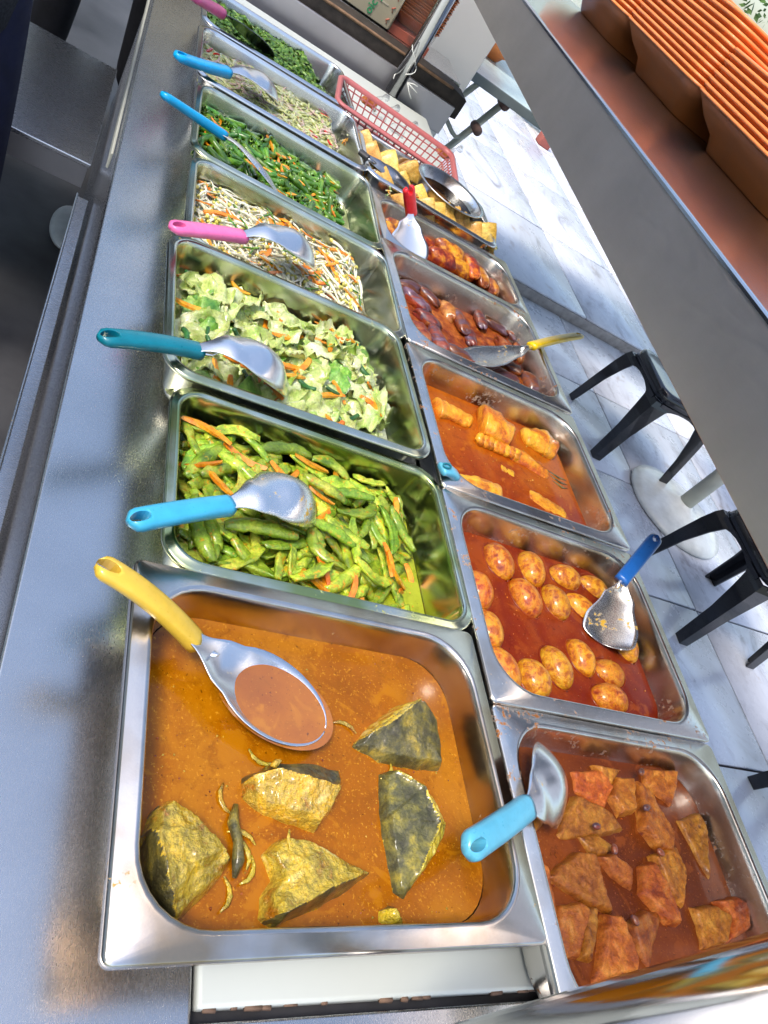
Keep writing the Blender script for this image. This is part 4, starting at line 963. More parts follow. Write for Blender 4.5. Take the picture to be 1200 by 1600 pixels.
# ------------------------------------------------------------------ eggplant
def halfpiece(c, az, l, w, h, mats, seed, roll=0.0):
    n, k = 12, 14; R = []
    for i in range(n + 1):
        u = i / n * 2 - 1; e = max(.05, (1 - abs(u) ** 3.2)) ** .5
        R.append([Vector((u * l / 2 + .004 * math.sin(j), math.cos(2 * math.pi * j / k) * w / 2 * e, math.sin(2 * math.pi * j / k) * h / 2 * e)) for j in range(k)])
    b = B().loft(R); me = b.me('ep', list(mats)); me.update()
    off = Vector((seed * 2.3, 0, seed)); nn = [v.normal.copy() for v in me.vertices]
    for v, q_ in zip(me.vertices, nn): v.co += q_ * (noise.noise(v.co * 60 + off) * .0025 + noise.noise(v.co * 200 + off) * .0008)
    mi = [0 if p_.center.z > -h * .1 else 1 for p_ in me.polygons]
    if len(mats) > 1: me.polygons.foreach_set('material_index', mi)
    me.transform(Matrix.Translation(c) @ Matrix.Rotation(az, 4, 'Z') @ Matrix.Rotation(roll, 4, 'X')); return me
ep = [(648, 470, 40, .06, .03), (668, 462, 45, .05, .024), (700, 488, 60, .045, .03), (720, 505, 65, .055, .028), (668, 500, 35, .05, .028), (684, 530, 65, .06, .028), (655, 520, 60, .05, .03), (640, 448, 20, .045, .022), (715, 555, 35, .06, .03), (750, 500, 70, .05, .024),
      (775, 512, 30, .05, .022), (790, 545, 50, .05, .026), (805, 530, 40, .04, .022), (800, 575, 20, .04, .026), (830, 600, 60, .05, .034), (790, 590, 30, .05, .026), (742, 575, 30, .05, .024), (812, 555, 60, .05, .03), (770, 590, 20, .045, .024), (735, 530, 80, .04, .024)]
for i, (px, py, ang, l, w_) in enumerate(sorted(ep)):
    z = -.037 + .002 * (i % 3); c = W(px, py, z); d1 = W(px + 10 * math.cos(RAD(ang)), py + 10 * math.sin(RAD(ang)), z) - c
    skin = i % 4 != 2
    put('eggplant_piece', halfpiece(c, math.atan2(d1.y, d1.x), l, w_, w_ * .75, ('eggplant', 'eggplant_flesh') if skin else ('eggplant_flesh',), i + 3, random.Random(i).uniform(-.6, .6)), '%s eggplant piece in sambal, %s from the left in its pan' % ('purple skinned' if skin else 'sambal coated', ordinal(i)), 'eggplant', 'eggplant pieces in sambal')
# ------------------------------------------------------------------ fried chicken
ch = [(612, 350, 30, .05, .034, 0), (608, 366, 60, .04, .03, 0), (668, 352, 70, .05, .03, .0), (690, 368, 30, .06, .032, .006), (672, 382, 20, .055, .03, 0), (700, 392, 35, .06, .032, .01), (720, 395, 40, .05, .026, .004), (690, 405, 30, .055, .032, .0), (735, 415, 70, .065, .026, .008), (748, 430, 60, .055, .024, .004), (718, 420, 30, .05, .03, 0), (760, 412, 70, .05, .026, .0), (776, 428, 60, .055, .03, .004), (768, 446, 80, .05, .026, .0), (650, 345, 50, .05, .03, 0), (598, 340, 70, .04, .026, 0), (785, 455, 30, .03, .02, -.01), (755, 398, 20, .05, .028, -.008)]
for i, (px, py, ang, l, w_, dz) in enumerate(sorted(ch)):
    z = -.04 + dz; c = W(px, py, z); d1 = W(px + 10 * math.cos(RAD(ang)), py + 10 * math.sin(RAD(ang)), z) - c
    put('chicken_piece', halfpiece(c, math.atan2(d1.y, d1.x), l * 1.35, w_ * 1.3, w_ * 1.1, ('chicken',), i + 50, random.Random(i).uniform(-.5, .5)), 'orange and red fried chicken piece, %s from the left in its pan' % ordinal(i), 'chicken', 'fried chicken pieces in the turmeric pan')

# ================================================================== PILES
class Pile:
    "keeps a height grid in pan coordinates; pieces are dropped where the pile is lowest under its target"
    def __init__(s, pan, target, base, cell=.004):
        s.p, s.t, s.cell = pan, target, cell
        s.a, s.b = pan.inner(-.03); s.nx, s.ny = int(2 * s.a / cell), int(2 * s.b / cell)
        s.h = [[base(-s.a + (i + .5) * cell, -s.b + (j + .5) * cell) for j in range(s.ny)] for i in range(s.nx)]
    def ij(s, x, y): return min(s.nx - 1, max(0, int((x + s.a) / s.cell))), min(s.ny - 1, max(0, int((y + s.b) / s.cell)))
    def at(s, x, y): i, j = s.ij(x, y); return s.h[i][j]
    def spot(s, r, margin=.012, tries=14):
        best = None
        for _ in range(tries):
            x = r.uniform(-s.a + margin, s.a - margin); y = r.uniform(-s.b + margin, s.b - margin); d = s.t(x, y) - s.at(x, y)
            if best is None or d > best[0]: best = (d, x, y)
        return best
    def drop(s, r, length, width, th, margin=.01, tries=14, ang=None, xy=None, up=.65):
        d, x, y = s.spot(r, margin, tries) if xy is None else (1, *xy)
        a = r.uniform(0, math.pi * 2) if ang is None else ang; c, n = math.cos(a), math.sin(a)
        # keep inside
        ex = abs(c) * length / 2 + abs(n) * width / 2; ey = abs(n) * length / 2 + abs(c) * width / 2
        x = max(-s.a + ex, min(s.a - ex, x)); y = max(-s.b + ey, min(s.b - ey, y))
        h1 = s.at(x + c * length * .4, y + n * length * .4); h2 = s.at(x - c * length * .4, y - n * length * .4); h0 = s.at(x, y)
        tilt = max(-.6, min(.6, math.atan2(h1 - h2, length * .8))); z = max(h0 * .6 + (h1 + h2) * .2, (h1 + h2) / 2) + th * .5
        k = max(2, int(length / s.cell)); w2 = max(1, int(width / s.cell))
        for u in range(-k // 2, k // 2 + 1):
            for v in range(-w2 // 2, w2 // 2 + 1):
                i, j = s.ij(x + c * u * s.cell - n * v * s.cell, y + n * u * s.cell + c * v * s.cell)
                s.h[i][j] = max(s.h[i][j], min(z + u * s.cell * math.tan(tilt) * .8 + th * (up - .5), s.h[i][j] + th * 1.2))
        roll = r.uniform(-.45, .45)
        m = Matrix.Translation(s.p.L2W(x, y, z)) @ Matrix.Rotation(s.p.rz + a, 4, 'Z') @ Matrix.Rotation(-tilt, 4, 'Y') @ Matrix.Rotation(roll, 4, 'X')
        return m, d
def heap_mesh(pan, base, name, mat, label, cat, amp=.003, freq=120, drop_=.002):
    a, b = pan.inner(-.05); nx, ny = 70, 50; V_, F = [], []
    for i in range(nx + 1):
        for j in range(ny + 1):
            x = -a + 2 * a * i / nx; y = -b + 2 * b * j / ny
            V_.append((x, y, max(-.0595, base(x, y) - drop_ + amp * noise.noise(Vector((x, y, 0)) * freq))))
    for i in range(nx):
        for j in range(ny): n0 = i * (ny + 1) + j; F.append((n0, n0 + ny + 1, n0 + ny + 2, n0 + 1))
    me = mesh(name, V_, F, mat); o = add(name, me); o.location = (pan.cx, pan.cy, pan.z); o.rotation_euler = (0, 0, pan.rz)
    return props(o, label, cat, None, 'stuff')
def scatter(pile, n, variants, size, name, label, cat, group, seed, margin=.01, tries=14, smin=.85, smax=1.15, minus=-.004, ang=None, up=.65, flip=False, maxroll=None):
    r = random.Random(seed); k = 0
    for i in range(n):
        s_ = r.uniform(smin, smax); m, d = pile.drop(r, size[0] * s_, size[1] * s_, size[2] * s_, margin, tries, None if ang is None else ang(r), None, up)
        if d < minus: continue
        o = add(name, r.choice(variants)); o.matrix_world = m @ Matrix.Diagonal((s_, s_ * (r.choice((-1, 1)) if flip else 1), s_, 1)); props(o, label, cat, group); k += 1
    return k

# piece variants -------------------------------------------------
def gourd_me(seed):
    r = random.Random(seed); L_, W_, T_ = r.uniform(.05, .07), r.uniform(.012, .0155), r.uniform(.009, .012); bend = r.uniform(.1, 1.1)
    R = []; n = 12; k = 10
    for i in range(n + 1):
        u = i / n * 2 - 1; e = max(.4, (1 - abs(u) ** 4)) ** .6
        cx, cy = u * L_ / 2, -bend * .012 * (1 - u * u)
        ring = []
        for j in range(k):
            t = 2 * math.pi * j / k; y = math.cos(t) * W_ / 2 * e; z = math.sin(t) * T_ / 2 * e
            if z < 0: z += .5 * T_ * e * (1 - (abs(y) / (W_ / 2 * e)) ** 2)
            ring.append(Vector((cx, cy + y, z)))
        R.append(ring)
    me = B().loft(R).me('bitter_gourd_slice', 'gourd' if seed % 5 else 'gourd_dark')
    if seed % 2: me.transform(Matrix.Rotation(math.pi, 4, 'X'))
    me.update(); nn = [v.normal.copy() for v in me.vertices]
    for v, q_ in zip(me.vertices, nn): v.co += q_ * (noise.noise(v.co * 130 + Vector((seed, 0, 0))) * .0022 + .0009 * noise.noise(v.co * 420))
    return me
def stick_me(seed, L_, W_, T_, mat, name, bend=.3, k=4):
    r = random.Random(seed); n = 8; R = []; b_ = r.uniform(-bend, bend); tw = r.uniform(-.6, .6)
    for i in range(n + 1):
        u = i / n * 2 - 1; e = 1 - .35 * abs(u) ** 3; c = Vector((u * L_ / 2, b_ * L_ * .5 * (1 - u * u), r.uniform(-.0003, .0003) + .12 * L_ * b_ * (u * u))); a = tw * u
        R.append([c + Vector((0, math.cos(a + t) * W_ / 2 * e * 1.2, math.sin(a + t) * T_ / 2 * e * 1.2)) for t in [math.pi / k + 2 * math.pi * j / k for j in range(k)]])
    return B().loft(R).me(name, mat, k > 5)
def tube_me(seed, L_, r0, mats, name, bend=.3, k=7, head=None, taper=.5):
    r = random.Random(seed); n = 8; b_ = r.uniform(-bend, bend); c_ = r.uniform(-bend, bend) * .5
    pts = [Vector(((i / n * 2 - 1) * L_ / 2, b_ * L_ * .5 * (1 - (i / n * 2 - 1) ** 2) + c_ * L_ * .3 * math.sin(i / n * 6), .15 * b_ * L_ * math.sin(i / n * 5))) for i in range(n + 1)]
    b = B().tube(pts, [r0 * (1 - taper * i / n) for i in range(n + 1)], k)
    if head:
        p_ = pts[0]; b.tube([p_ - Vector((head * 1.8, 0, 0)), p_ - Vector((head, 0, 0)), p_, p_ + Vector((head * .4, 0, 0))], [head * .4, head, head * .8, head * .2], 6, mi=1)
    return b.me(name, mats)
def bean_me(seed):
    r = random.Random(seed); L_ = r.uniform(.02, .034); r0 = r.uniform(.0033, .0042); n = 5; b_ = r.uniform(-.2, .2); k = 8
    pts = [Vector(((i / n * 2 - 1) * L_ / 2, b_ * L_ * .4 * (1 - (i / n * 2 - 1) ** 2), 0)) for i in range(n + 1)]
    b = B().tube(pts, [r0 * (1 + .06 * math.sin(i * 2 + seed)) for i in range(n + 1)], k, cap=False)
    base = len(b.v) - k
    for e, off in ((0, 1), (base, -1)):
        ring = [b.v[e + j] for j in range(k)]; c = sum((Vector(p) for p in ring), Vector()) / k; n0 = len(b.v)
        for p_ in ring: b.v.append(tuple(c + (Vector(p_) - c) * .6 + Vector((off * .0006, 0, 0))))
        for j in range(k): j2 = (j + 1) % k; b.f.append((e + j, n0 + j, n0 + j2, e + j2)); b.m.append(1)
        b.f.append(tuple(n0 + j for j in range(k))); b.m.append(0)
    return b.me('green_bean', ['bean', 'beancut'])
def leaf_me(seed, L_, W_, mat, name, crumple=.006, nx=12, ny=9, frill=.2):
    r = random.Random(seed); off = Vector((seed * 7.7, seed * 1.9, 0)); V_, F = [], []; fold = r.uniform(-.5, .9)
    for i in range(nx + 1):
        for j in range(ny + 1):
            u, v = i / nx * 2 - 1, j / ny * 2 - 1
            e = 1 - .25 * u * u + .12 * noise.noise(Vector((u * 2.2, 0, seed)))
            f = 1 - .2 * v * v + .14 * noise.noise(Vector((0, v * 2.4, seed)))
            x, y = u * L_ / 2 * f, v * W_ / 2 * e
            rim = max(abs(u), abs(v)) ** 3
            z = crumple * (noise.noise(Vector((u * 1.2, v * 1.2, 0)) + off) * 1.3 + .38 * noise.noise(Vector((u * 3.0, v * 3.4, 0)) + off)) + frill * crumple * rim * noise.noise(Vector((u * 8, v * 8, 1)) + off) + fold * .25 * L_ * v * v * .8 - .08 * L_ * u * u * .8
            V_.append((x, y + .15 * z, z))
    for i in range(nx):
        for j in range(ny): n0 = i * (ny + 1) + j; F.append((n0, n0 + ny + 1, n0 + ny + 2, n0 + 1))
    top = len(V_); V2 = [(x, y, z - .0006) for x, y, z in V_]
    F2 = [tuple(top + q for q in reversed(f)) for f in F]
    bd = [i * (ny + 1) for i in range(nx + 1)] + [nx * (ny + 1) + j for j in range(1, ny + 1)] + [i * (ny + 1) + ny for i in range(nx - 1, -1, -1)] + [j for j in range(ny - 1, 0, -1)]
    F3 = [(bd[k], bd[(k + 1) % len(bd)], top + bd[(k + 1) % len(bd)], top + bd[k]) for k in range(len(bd))]
    return mesh(name, V_ + V2, F + F2 + F3, mat)

# ------------------------------------------------------------------ bitter gourd
P = PAN['P2']
def tg(x, y):   # the pile is high at the left and falls to the liquid at the front right
    e = sm(.145, .11, x) * (1 - sm(.035, .08, x) * sm(-.01, -.05, y + .012 * math.sin(x * 90)) * .92) * (1 - .25 * sm(-.05, .1, x))
    return -.056 + .046 * e + .004 * math.sin(x * 50) * math.cos(y * 40)
heap_mesh(P, lambda x, y: min(tg(x, y), -.03) - .012, 'gourd_heap', 'gourd_dark', 'lower mass of bitter gourd slices in yellow curry', 'bitter gourd', .004)
pile = Pile(P, tg, lambda x, y: min(tg(x, y), -.03) - .012)
GV = [gourd_me(i) for i in range(14)]
scatter(pile, 185, GV, (.068, .02, .008), 'bitter_gourd_slice', 'glossy green bitter gourd slice coated in yellow curry paste', 'bitter gourd', 'bitter gourd slices in the yellow curry pan', 1, .008, 16, .72, 1.05)
CV = [stick_me(i, random.Random(i).uniform(.03, .05), .0075, .0036, 'carrot', 'carrot_strip', .3) for i in range(8)]
scatter(pile, 24, CV, (.04, .006, .003), 'carrot_strip', 'orange carrot strip among the bitter gourd slices', 'carrot', 'carrot strips in the bitter gourd pan', 2, .01, 5, .75, 1.1, -.02)
CR_ = [rough_solid([Vector(v) * .0022 for v in ((1, 0, 0), (-.6, .8, 0), (-.6, -.8, 0), (0, 0, .9), (0, 0, -.6))], [(0, 1, 3), (1, 2, 3), (2, 0, 3), (1, 0, 4), (2, 1, 4), (0, 2, 4)], [0] * 6, [m_n], 1, .0004, 400, .3, k_) for k_, m_n in enumerate(('gourd', 'carrot', 'flesh', 'sambal_mass'))]
rc = random.Random(77)
def crumbs(pan, n, x0, x1, y0, y1, z, mats, label, variants):
    vs, fs, mi = [], [], []
    for _ in range(n):
        k_ = rc.choice(variants); mm = Matrix.Translation(pan.L2W(rc.uniform(x0, x1), rc.uniform(y0, y1), z + rc.uniform(-.0008, .0006))) @ Matrix.Rotation(rc.uniform(0, 6), 4, 'Z') @ Matrix.Scale(rc.choice((.35, .5, .7, 1.1)), 4); n0 = len(vs)
        vs += [tuple(mm @ v.co) for v in CR_[k_].vertices]
        for p_ in CR_[k_].polygons: fs.append(tuple(n0 + q for q in p_.vertices)); mi.append(variants.index(k_))
    me = mesh('crumbs', vs, fs, mats, True, mi); c = recentre(me); o = add('curry_crumbs', me); o.location = c; props(o, label, 'crumbs', None, 'stuff')
crumbs(P, 260, -.0, .132, -.082, .0, -.0498, ['gourd', 'carrot', 'flesh'], 'tiny curry and vegetable crumbs floating in the yellow green liquid', [0, 1, 2])
crumbs(PAN['P1'], 240, -.14, .14, -.11, .11, -.0332, ['flesh', 'sambal_mass'], 'tiny spice and onion crumbs floating in the fish curry', [2, 3])
crumbs(PAN['R2'], 200, -.14, .14, -.11, .11, -.0362, ['carrot', 'sambal_mass'], 'tiny chilli crumbs floating in the egg sambal', [1, 3])
crumbs(PAN['R1'], 260, -.14, .14, -.11, .11, -.0332, ['carrot', 'sambal_mass'], 'tiny chilli crumbs in the brown red sauce', [1, 3])
crumbs(PAN['R3'], 200, -.14, .14, -.11, .11, -.0382, ['carrot', 'flesh'], 'tiny orange crumbs in the squid curry', [1, 2])
scatter(pile, 5, GV, (.068, .02, .008), 'bitter_gourd_slice', 'glossy green bitter gourd slice coated in yellow curry paste', 'bitter gourd', 'bitter gourd slices in the yellow curry pan', 21, .03, 2, .8, 1.0, -1)
# ------------------------------------------------------------------ cabbage
P = PAN['P3']
def tc(x, y):
    e = sm(.145, .11, x) * (1 - sm(.05, .09, x) * sm(-.02, -.06, y) * .9)
    return -.056 + .042 * e + .004 * math.sin(x * 46 + 1) * math.cos(y * 37)
heap_mesh(P, lambda x, y: min(tc(x, y), -.03) - .012, 'cabbage_heap', 'cabbage', 'lower mass of stir fried cabbage', 'cabbage', .005)
pile = Pile(P, tc, lambda x, y: min(tc(x, y), -.03) - .012)
LV = [leaf_me(i, random.Random(i).uniform(.045, .075), random.Random(i + 9).uniform(.034, .055), 'cabbage' if i % 4 else 'cabbage_green', 'cabbage_leaf', .014, 14, 11, .4) for i in range(16)]
scatter(pile, 95, LV, (.062, .046, .006), 'cabbage_leaf', 'crumpled pale green cabbage leaf piece in the cabbage pan', 'cabbage', 'cabbage leaf pieces in their pan', 3, .012, 14, .75, 1.1)
DG = [tube_me(i, .022, .0028, ['darkgreen'], 'scallion', .3, taper=.1) for i in range(4)]
scatter(pile, 18, DG, (.022, .005, .005), 'scallion_piece', 'dark green scallion piece on the cabbage', 'scallion', 'scallion pieces on the cabbage', 4, .012, 5, .8, 1.3, -.02)
scatter(pile, 44, CV, (.04, .008, .004), 'carrot_strip', 'orange carrot strip on the cabbage', 'carrot', 'carrot strips in the cabbage pan', 5, .01, 6, .7, 1.1, -.02)
scatter(pile, 16, LV, (.06, .045, .005), 'cabbage_leaf', 'crumpled pale green cabbage leaf piece in the cabbage pan', 'cabbage', 'cabbage leaf pieces in their pan', 6, .012, 14, .5, .8)
# ------------------------------------------------------------------ bean sprouts
P = PAN['P4']
def ts(x, y):
    e = sm(.142, .09, x); return -.054 + .044 * e + .003 * math.sin(x * 60) * math.cos(y * 50)
hs_ = heap_mesh(P, lambda x, y: min(ts(x, y), -.02) - .008, 'sprout_heap', 'sprout', 'tangled lower mass of bean sprouts', 'bean sprouts', .005, 160)
pile = Pile(P, ts, lambda x, y: min(ts(x, y), -.02) - .01)
SV = [tube_me(i, random.Random(i).uniform(.024, .04), .0023, ['sprout', 'sprouthead'], 'bean_sprout', .25, 6, .0026, .78) for i in range(12)]
def tangle(pile, n, seed, variants, size, name, mat, label, cat, smin=.8, smax=1.2):
    "a mass nobody could count, joined in one mesh"
    r = random.Random(seed); vs, fs, mi = [], [], []
    for i in range(n):
        s_ = r.uniform(smin, smax); m, d = pile.drop(r, size[0] * s_, size[1] * s_, size[2] * s_, .006, 8, None, None, .6)
        me = r.choice(variants); n0 = len(vs); mm = m @ Matrix.Diagonal((s_, s_, s_, 1))
        vs += [tuple(mm @ v.co) for v in me.vertices]
        for p_ in me.polygons: fs.append(tuple(n0 + q for q in p_.vertices)); mi.append(p_.material_index)
    me = mesh(name, vs, fs, mat, True, mi); c = recentre(me); o = add(name, me); o.location = c; return props(o, label, cat, None, 'stuff')
tangle(pile, 420, 7, SV, (.04, .004, .0035), 'sprout_tangle', ['sprout', 'sprouthead'], 'tangled bean sprouts lying under the uppermost ones', 'bean sprouts')
scatter(pile, 290, SV, (.04, .004, .0035), 'bean_sprout', 'white bean sprout with yellow head on top of the sprout pan', 'bean sprout', 'bean sprouts on top of their pan', 8, .006, 8, .8, 1.25, -.02)
scatter(pile, 60, CV, (.04, .006, .003), 'carrot_strip', 'orange carrot strip among the bean sprouts', 'carrot', 'carrot strips in the bean sprout pan', 9, .01, 4, .6, 1.0, -.03)
CH = [tube_me(i + 40, .034, .0014, ['greens'], 'chive', .3, 6, None, .1) for i in range(4)]
scatter(pile, 26, CH, (.034, .003, .003), 'chive_piece', 'green chive length among the bean sprouts', 'chive', 'chive pieces in the bean sprout pan', 10, .01, 4, .7, 1.1, -.03)
scatter(pile, 60, SV, (.04, .004, .0035), 'bean_sprout', 'white bean sprout with yellow head on top of the sprout pan', 'bean sprout', 'bean sprouts on top of their pan', 11, .006, 8, .8, 1.2, -.03)
# ------------------------------------------------------------------ green beans
P = PAN['P5']
def tb_(x, y):
    e = sm(.142, .095, x); return -.054 + .040 * e + .003 * math.sin(x * 60 + 2) * math.cos(y * 50)
heap_mesh(P, lambda x, y: min(tb_(x, y), -.02) - .01, 'bean_heap', 'bean', 'lower mass of chopped green beans', 'green beans', .005)
pile = Pile(P, tb_, lambda x, y: min(tb_(x, y), -.02) - .012)
BV = [bean_me(i) for i in range(10)]
scatter(pile, 290, BV, (.027, .007, .006), 'green_bean', 'short dark green bean piece in the long bean pan', 'green bean', 'chopped green beans in their pan', 12, .006, 12, .85, 1.25, -.03)
scatter(pile, 44, CV, (.03, .006, .004), 'carrot_strip', 'orange carrot strip among the green beans', 'carrot', 'carrot strips in the green bean pan', 13, .01, 5, .5, .85, -.03)
# ------------------------------------------------------------------ salad and greens
P = PAN['P6']
def tsl(x, y): return -.05 + .036 * sm(.15, .1, x) + .004 * math.sin(x * 70) * math.cos(y * 60)
heap_mesh(P, lambda x, y: tsl(x, y) - .008, 'salad_heap', 'shred', 'lower mass of shredded cucumber salad', 'salad', .004, 200)
pile = Pile(P, tsl, lambda x, y: tsl(x, y) - .01, .003)
HV = [stick_me(i + 60, .03, .0044, .0018, ['shred', 'shredpink'] if 1 else 'shred', 'shred', .7) for i in range(8)]
for k_, me_ in enumerate(HV):
    if k_ == 2: me_.polygons.foreach_set('material_index', [1] * len(me_.polygons))
tangle(pile, 1000, 14, HV, (.026, .003, .0016), 'salad_shreds', ['shred', 'shredpink'], 'pale green shredded cucumber and onion salad', 'salad', .7, 1.3)
KV = [stick_me(i + 80, .02, .005, .003, 'chili', 'chilli', .5) for i in range(3)]
scatter(pile, 14, KV, (.02, .005, .003), 'chilli_slice', 'red chilli slice on the shredded salad', 'chilli', 'red chilli slices on the salad', 15, .01, 3, .6, 1.1, -.05)
P = PAN['P7']
def tgr(x, y): return -.048 + .034 * sm(.13, .07, x) + .004 * math.sin(x * 70) * math.cos(y * 60)
heap_mesh(P, lambda x, y: tgr(x, y) - .006, 'greens_heap', 'greens', 'lower mass of chopped leafy greens', 'greens', .006, 150)
pile = Pile(P, tgr, lambda x, y: tgr(x, y) - .008)
FV = [leaf_me(i + 200, .018, .009, 'greens', 'leaf', .004, 4, 3, .5) for i in range(6)]
tangle(pile, 1100, 16, FV, (.016, .009, .003), 'chopped_greens', ['greens'], 'chopped dark leafy greens filling the far pan', 'greens', .7, 1.4)

# ------------------------------------------------------------------ stuffed bean curd triangles
P = PAN['R6']
def wedge(L_=.062, th=.020, seed=0):
    r = random.Random(seed); obs = []
    tri = [(0, -L_ / 2), (0, L_ / 2), (.036, 0)]
    def plate(z0, z1):
        V_ = [(x, y, z0) for x, y in tri] + [(x, y, z1) for x, y in tri]
        return rough_solid([Vector(v) for v in V_], [(0, 1, 2), (5, 4, 3), (0, 3, 4, 1), (1, 4, 5, 2), (2, 5, 3, 0)], [0] * 5, ['tofupuff'], 3, .0007, 120, .2, seed)
    b = B()
    for k in range(40):
        u = r.uniform(-.48, .48); x = r.uniform(-.002, .012); y = u * L_
        a = r.uniform(0, 6); b.tube([(x, y, th * .3 + r.uniform(0, th * .4)), (x + math.cos(a) * .008 - .003, y + math.sin(a) * .008, th * .3 + r.uniform(0, th * .5))], .0012, 5, mi=0 if k % 3 else 1)
    return plate(0, th * .3), plate(th * .72, th), b.me('filling', ['filling', 'carrot'])
WV = [wedge(seed=i) for i in range(4)]
wp_ = [(572, 232), (588, 262), (608, 248), (622, 276), (645, 262), (642, 300), (600, 300), (662, 318), (680, 325), (693, 335), (708, 342), (722, 352), (738, 362), (752, 372), (668, 300), (655, 340)]
wp_ = [(569, 225), (580, 243), (605, 262), (596, 285), (625, 292), (642, 268), (628, 318), (655, 310), (664, 326), (678, 330), (692, 338), (706, 342), (722, 350), (736, 362), (754, 368)]
for i, (px, py) in enumerate(sorted(wp_)):
    c = W(px, py, -.012); big = 1.4 if i in (3, 4, 14) else 1.2
    t = empty('stuffed_bean_curd', (c.x, c.y, -.028), 0, 'golden fried bean curd triangle with shredded filling, %s from the left on its tray' % ordinal(i), 'bean curd', 'stuffed bean curd triangles')
    r = random.Random(i); t.rotation_euler = (RAD(-62 + r.uniform(-10, 10)), RAD(r.uniform(-15, 15)), RAD(200 + r.uniform(-30, 30))); t.scale = (big,) * 3
    for nm, me in zip(('crust', 'crust', 'filling'), WV[i % 4]): add(nm, me, t)
    X_ = Vector((.1 + r.uniform(-.25, .25), .45 + r.uniform(-.2, .2), .85)).normalized(); Z_ = Vector((-.3 + r.uniform(-.25, .25), -.85, .4)); Z_ = (Z_ - X_ * Z_.dot(X_)).normalized(); Y_ = Z_.cross(X_)
    t.rotation_euler = Matrix(((X_.x, Y_.x, Z_.x), (X_.y, Y_.y, Z_.y), (X_.z, Y_.z, Z_.z))).to_euler()
# ------------------------------------------------------------------ bowl of dip
bc = W(706, 297, .02) - Vector((0, 0, .006))
bw = empty('sauce_bowl', bc, 0, 'round steel bowl of brown dipping sauce beside the pink basket', 'bowl')
RB = .078
prf = [(.0, -.045), (.04, -.045), (.052, -.042), (.062, -.02), (.0715, .004), (RB, .006), (RB + .002, .0045), (RB, .0025), (.0725, .001), (.064, -.021), (.054, -.044), (.04, -.0465), (0.0, -.0465)]
def lathe(prf, k=48): b = B(); b.loft([[Vector((math.cos(2 * math.pi * j / k) * max(r_, .0004), math.sin(2 * math.pi * j / k) * max(r_, .0004), z)) for j in range(k)] for r_, z in prf]); return b
add('bowl', lathe(prf).me('bowl', 'pan_clean'), bw)
me = lathe([(.0, -.014), (.03, -.0143), (.0635, -.0138)]).me('dip', 'dip'); me.transform(Matrix.Translation(bc)); put('dipping_sauce', me, 'brown oily dipping sauce in the round steel bowl', 'sauce')
me = B().tube([W(676, 268, -.005), W(681, 290, -.02), W(686, 306, -.036)], [.003, .0032, .007], 8, flat=.5).me('x', 'whiteplastic'); put('small_spoon', me, 'small pale spoon leaning inside the dipping sauce bowl', 'spoon')

# ------------------------------------------------------------------ pink basket
K = [W(538, 122, .012), W(640, 176, .012), W(716, 266, .012), W(552, 185, .012)]
u_ = (W(680, 215, .012) - W(536, 122, .012)).normalized(); cc_ = (W(536, 122, .012) + W(716, 268, .012) + W(683, 205, .012) + W(556, 190, .012)) / 4
bk = empty('plastic_basket', (cc_.x, cc_.y, ZC + .001), math.atan2(u_.y, u_.x) * .5 - .16, 'dusty pink rectangular plastic basket with square holes holding small bags', 'basket')
BW, BD, BH = .145, .085, .072
def grid_wall(p0, p1, q0, q1, nx, ny, bar=.0028, mat='pinkbasket', t=.0022):
    "lattice between bottom edge p0-p1 and top edge q0-q1"
    b = B(); n_ = (Vector(p1) - Vector(p0)).cross(Vector(q0) - Vector(p0)).normalized()
    pt_ = lambda u, v: (Vector(p0).lerp(Vector(p1), u)).lerp(Vector(q0).lerp(Vector(q1), u), v)
    def strip(a, c, w):
        d = (c - a).normalized(); s = d.cross(n_) * w / 2; o_ = n_ * t / 2
        b.loft([[a - s - o_, a + s - o_, a + s + o_, a - s + o_], [c - s - o_, c + s - o_, c + s + o_, c - s + o_]])
    for i in range(nx + 1): strip(pt_(i / nx, 0), pt_(i / nx, 1), bar)
    for j in range(ny + 1): strip(pt_(0, j / ny), pt_(1, j / ny), bar)
    return b.me('lattice', mat, False)
lo = [(-BW + .018, -BD + .014, .002), (BW - .018, -BD + .014, .002), (BW - .018, BD - .014, .002), (-BW + .018, BD - .014, .002)]
hi = [(-BW, -BD, BH), (BW, -BD, BH), (BW, BD, BH), (-BW, BD, BH)]
for i in range(4):
    j = (i + 1) % 4; add('lattice_side', grid_wall(lo[i], lo[j], hi[i], hi[j], 17 if i % 2 == 0 else 10, 5), bk)
add('lattice_bottom', grid_wall(lo[0], lo[1], lo[3], lo[2], 15, 9), bk)
b = B(); b.loft([rr(BW - .003, BD - .003, .02, BH - .006, 6), rr(BW + .008, BD + .008, .024, BH - .004, 6), rr(BW + .009, BD + .009, .025, BH, 6), rr(BW + .004, BD + .004, .022, BH + .004, 6), rr(BW - .003, BD - .003, .02, BH + .001, 6), rr(BW - .003, BD - .003, .02, BH - .006, 6)], False, False)
add('rim', b.me('rim', 'pinkbasket'), bk)
M['amber'] = plain('amber sambal in a bag', (.4, .12, .03), .25, coat=.4)
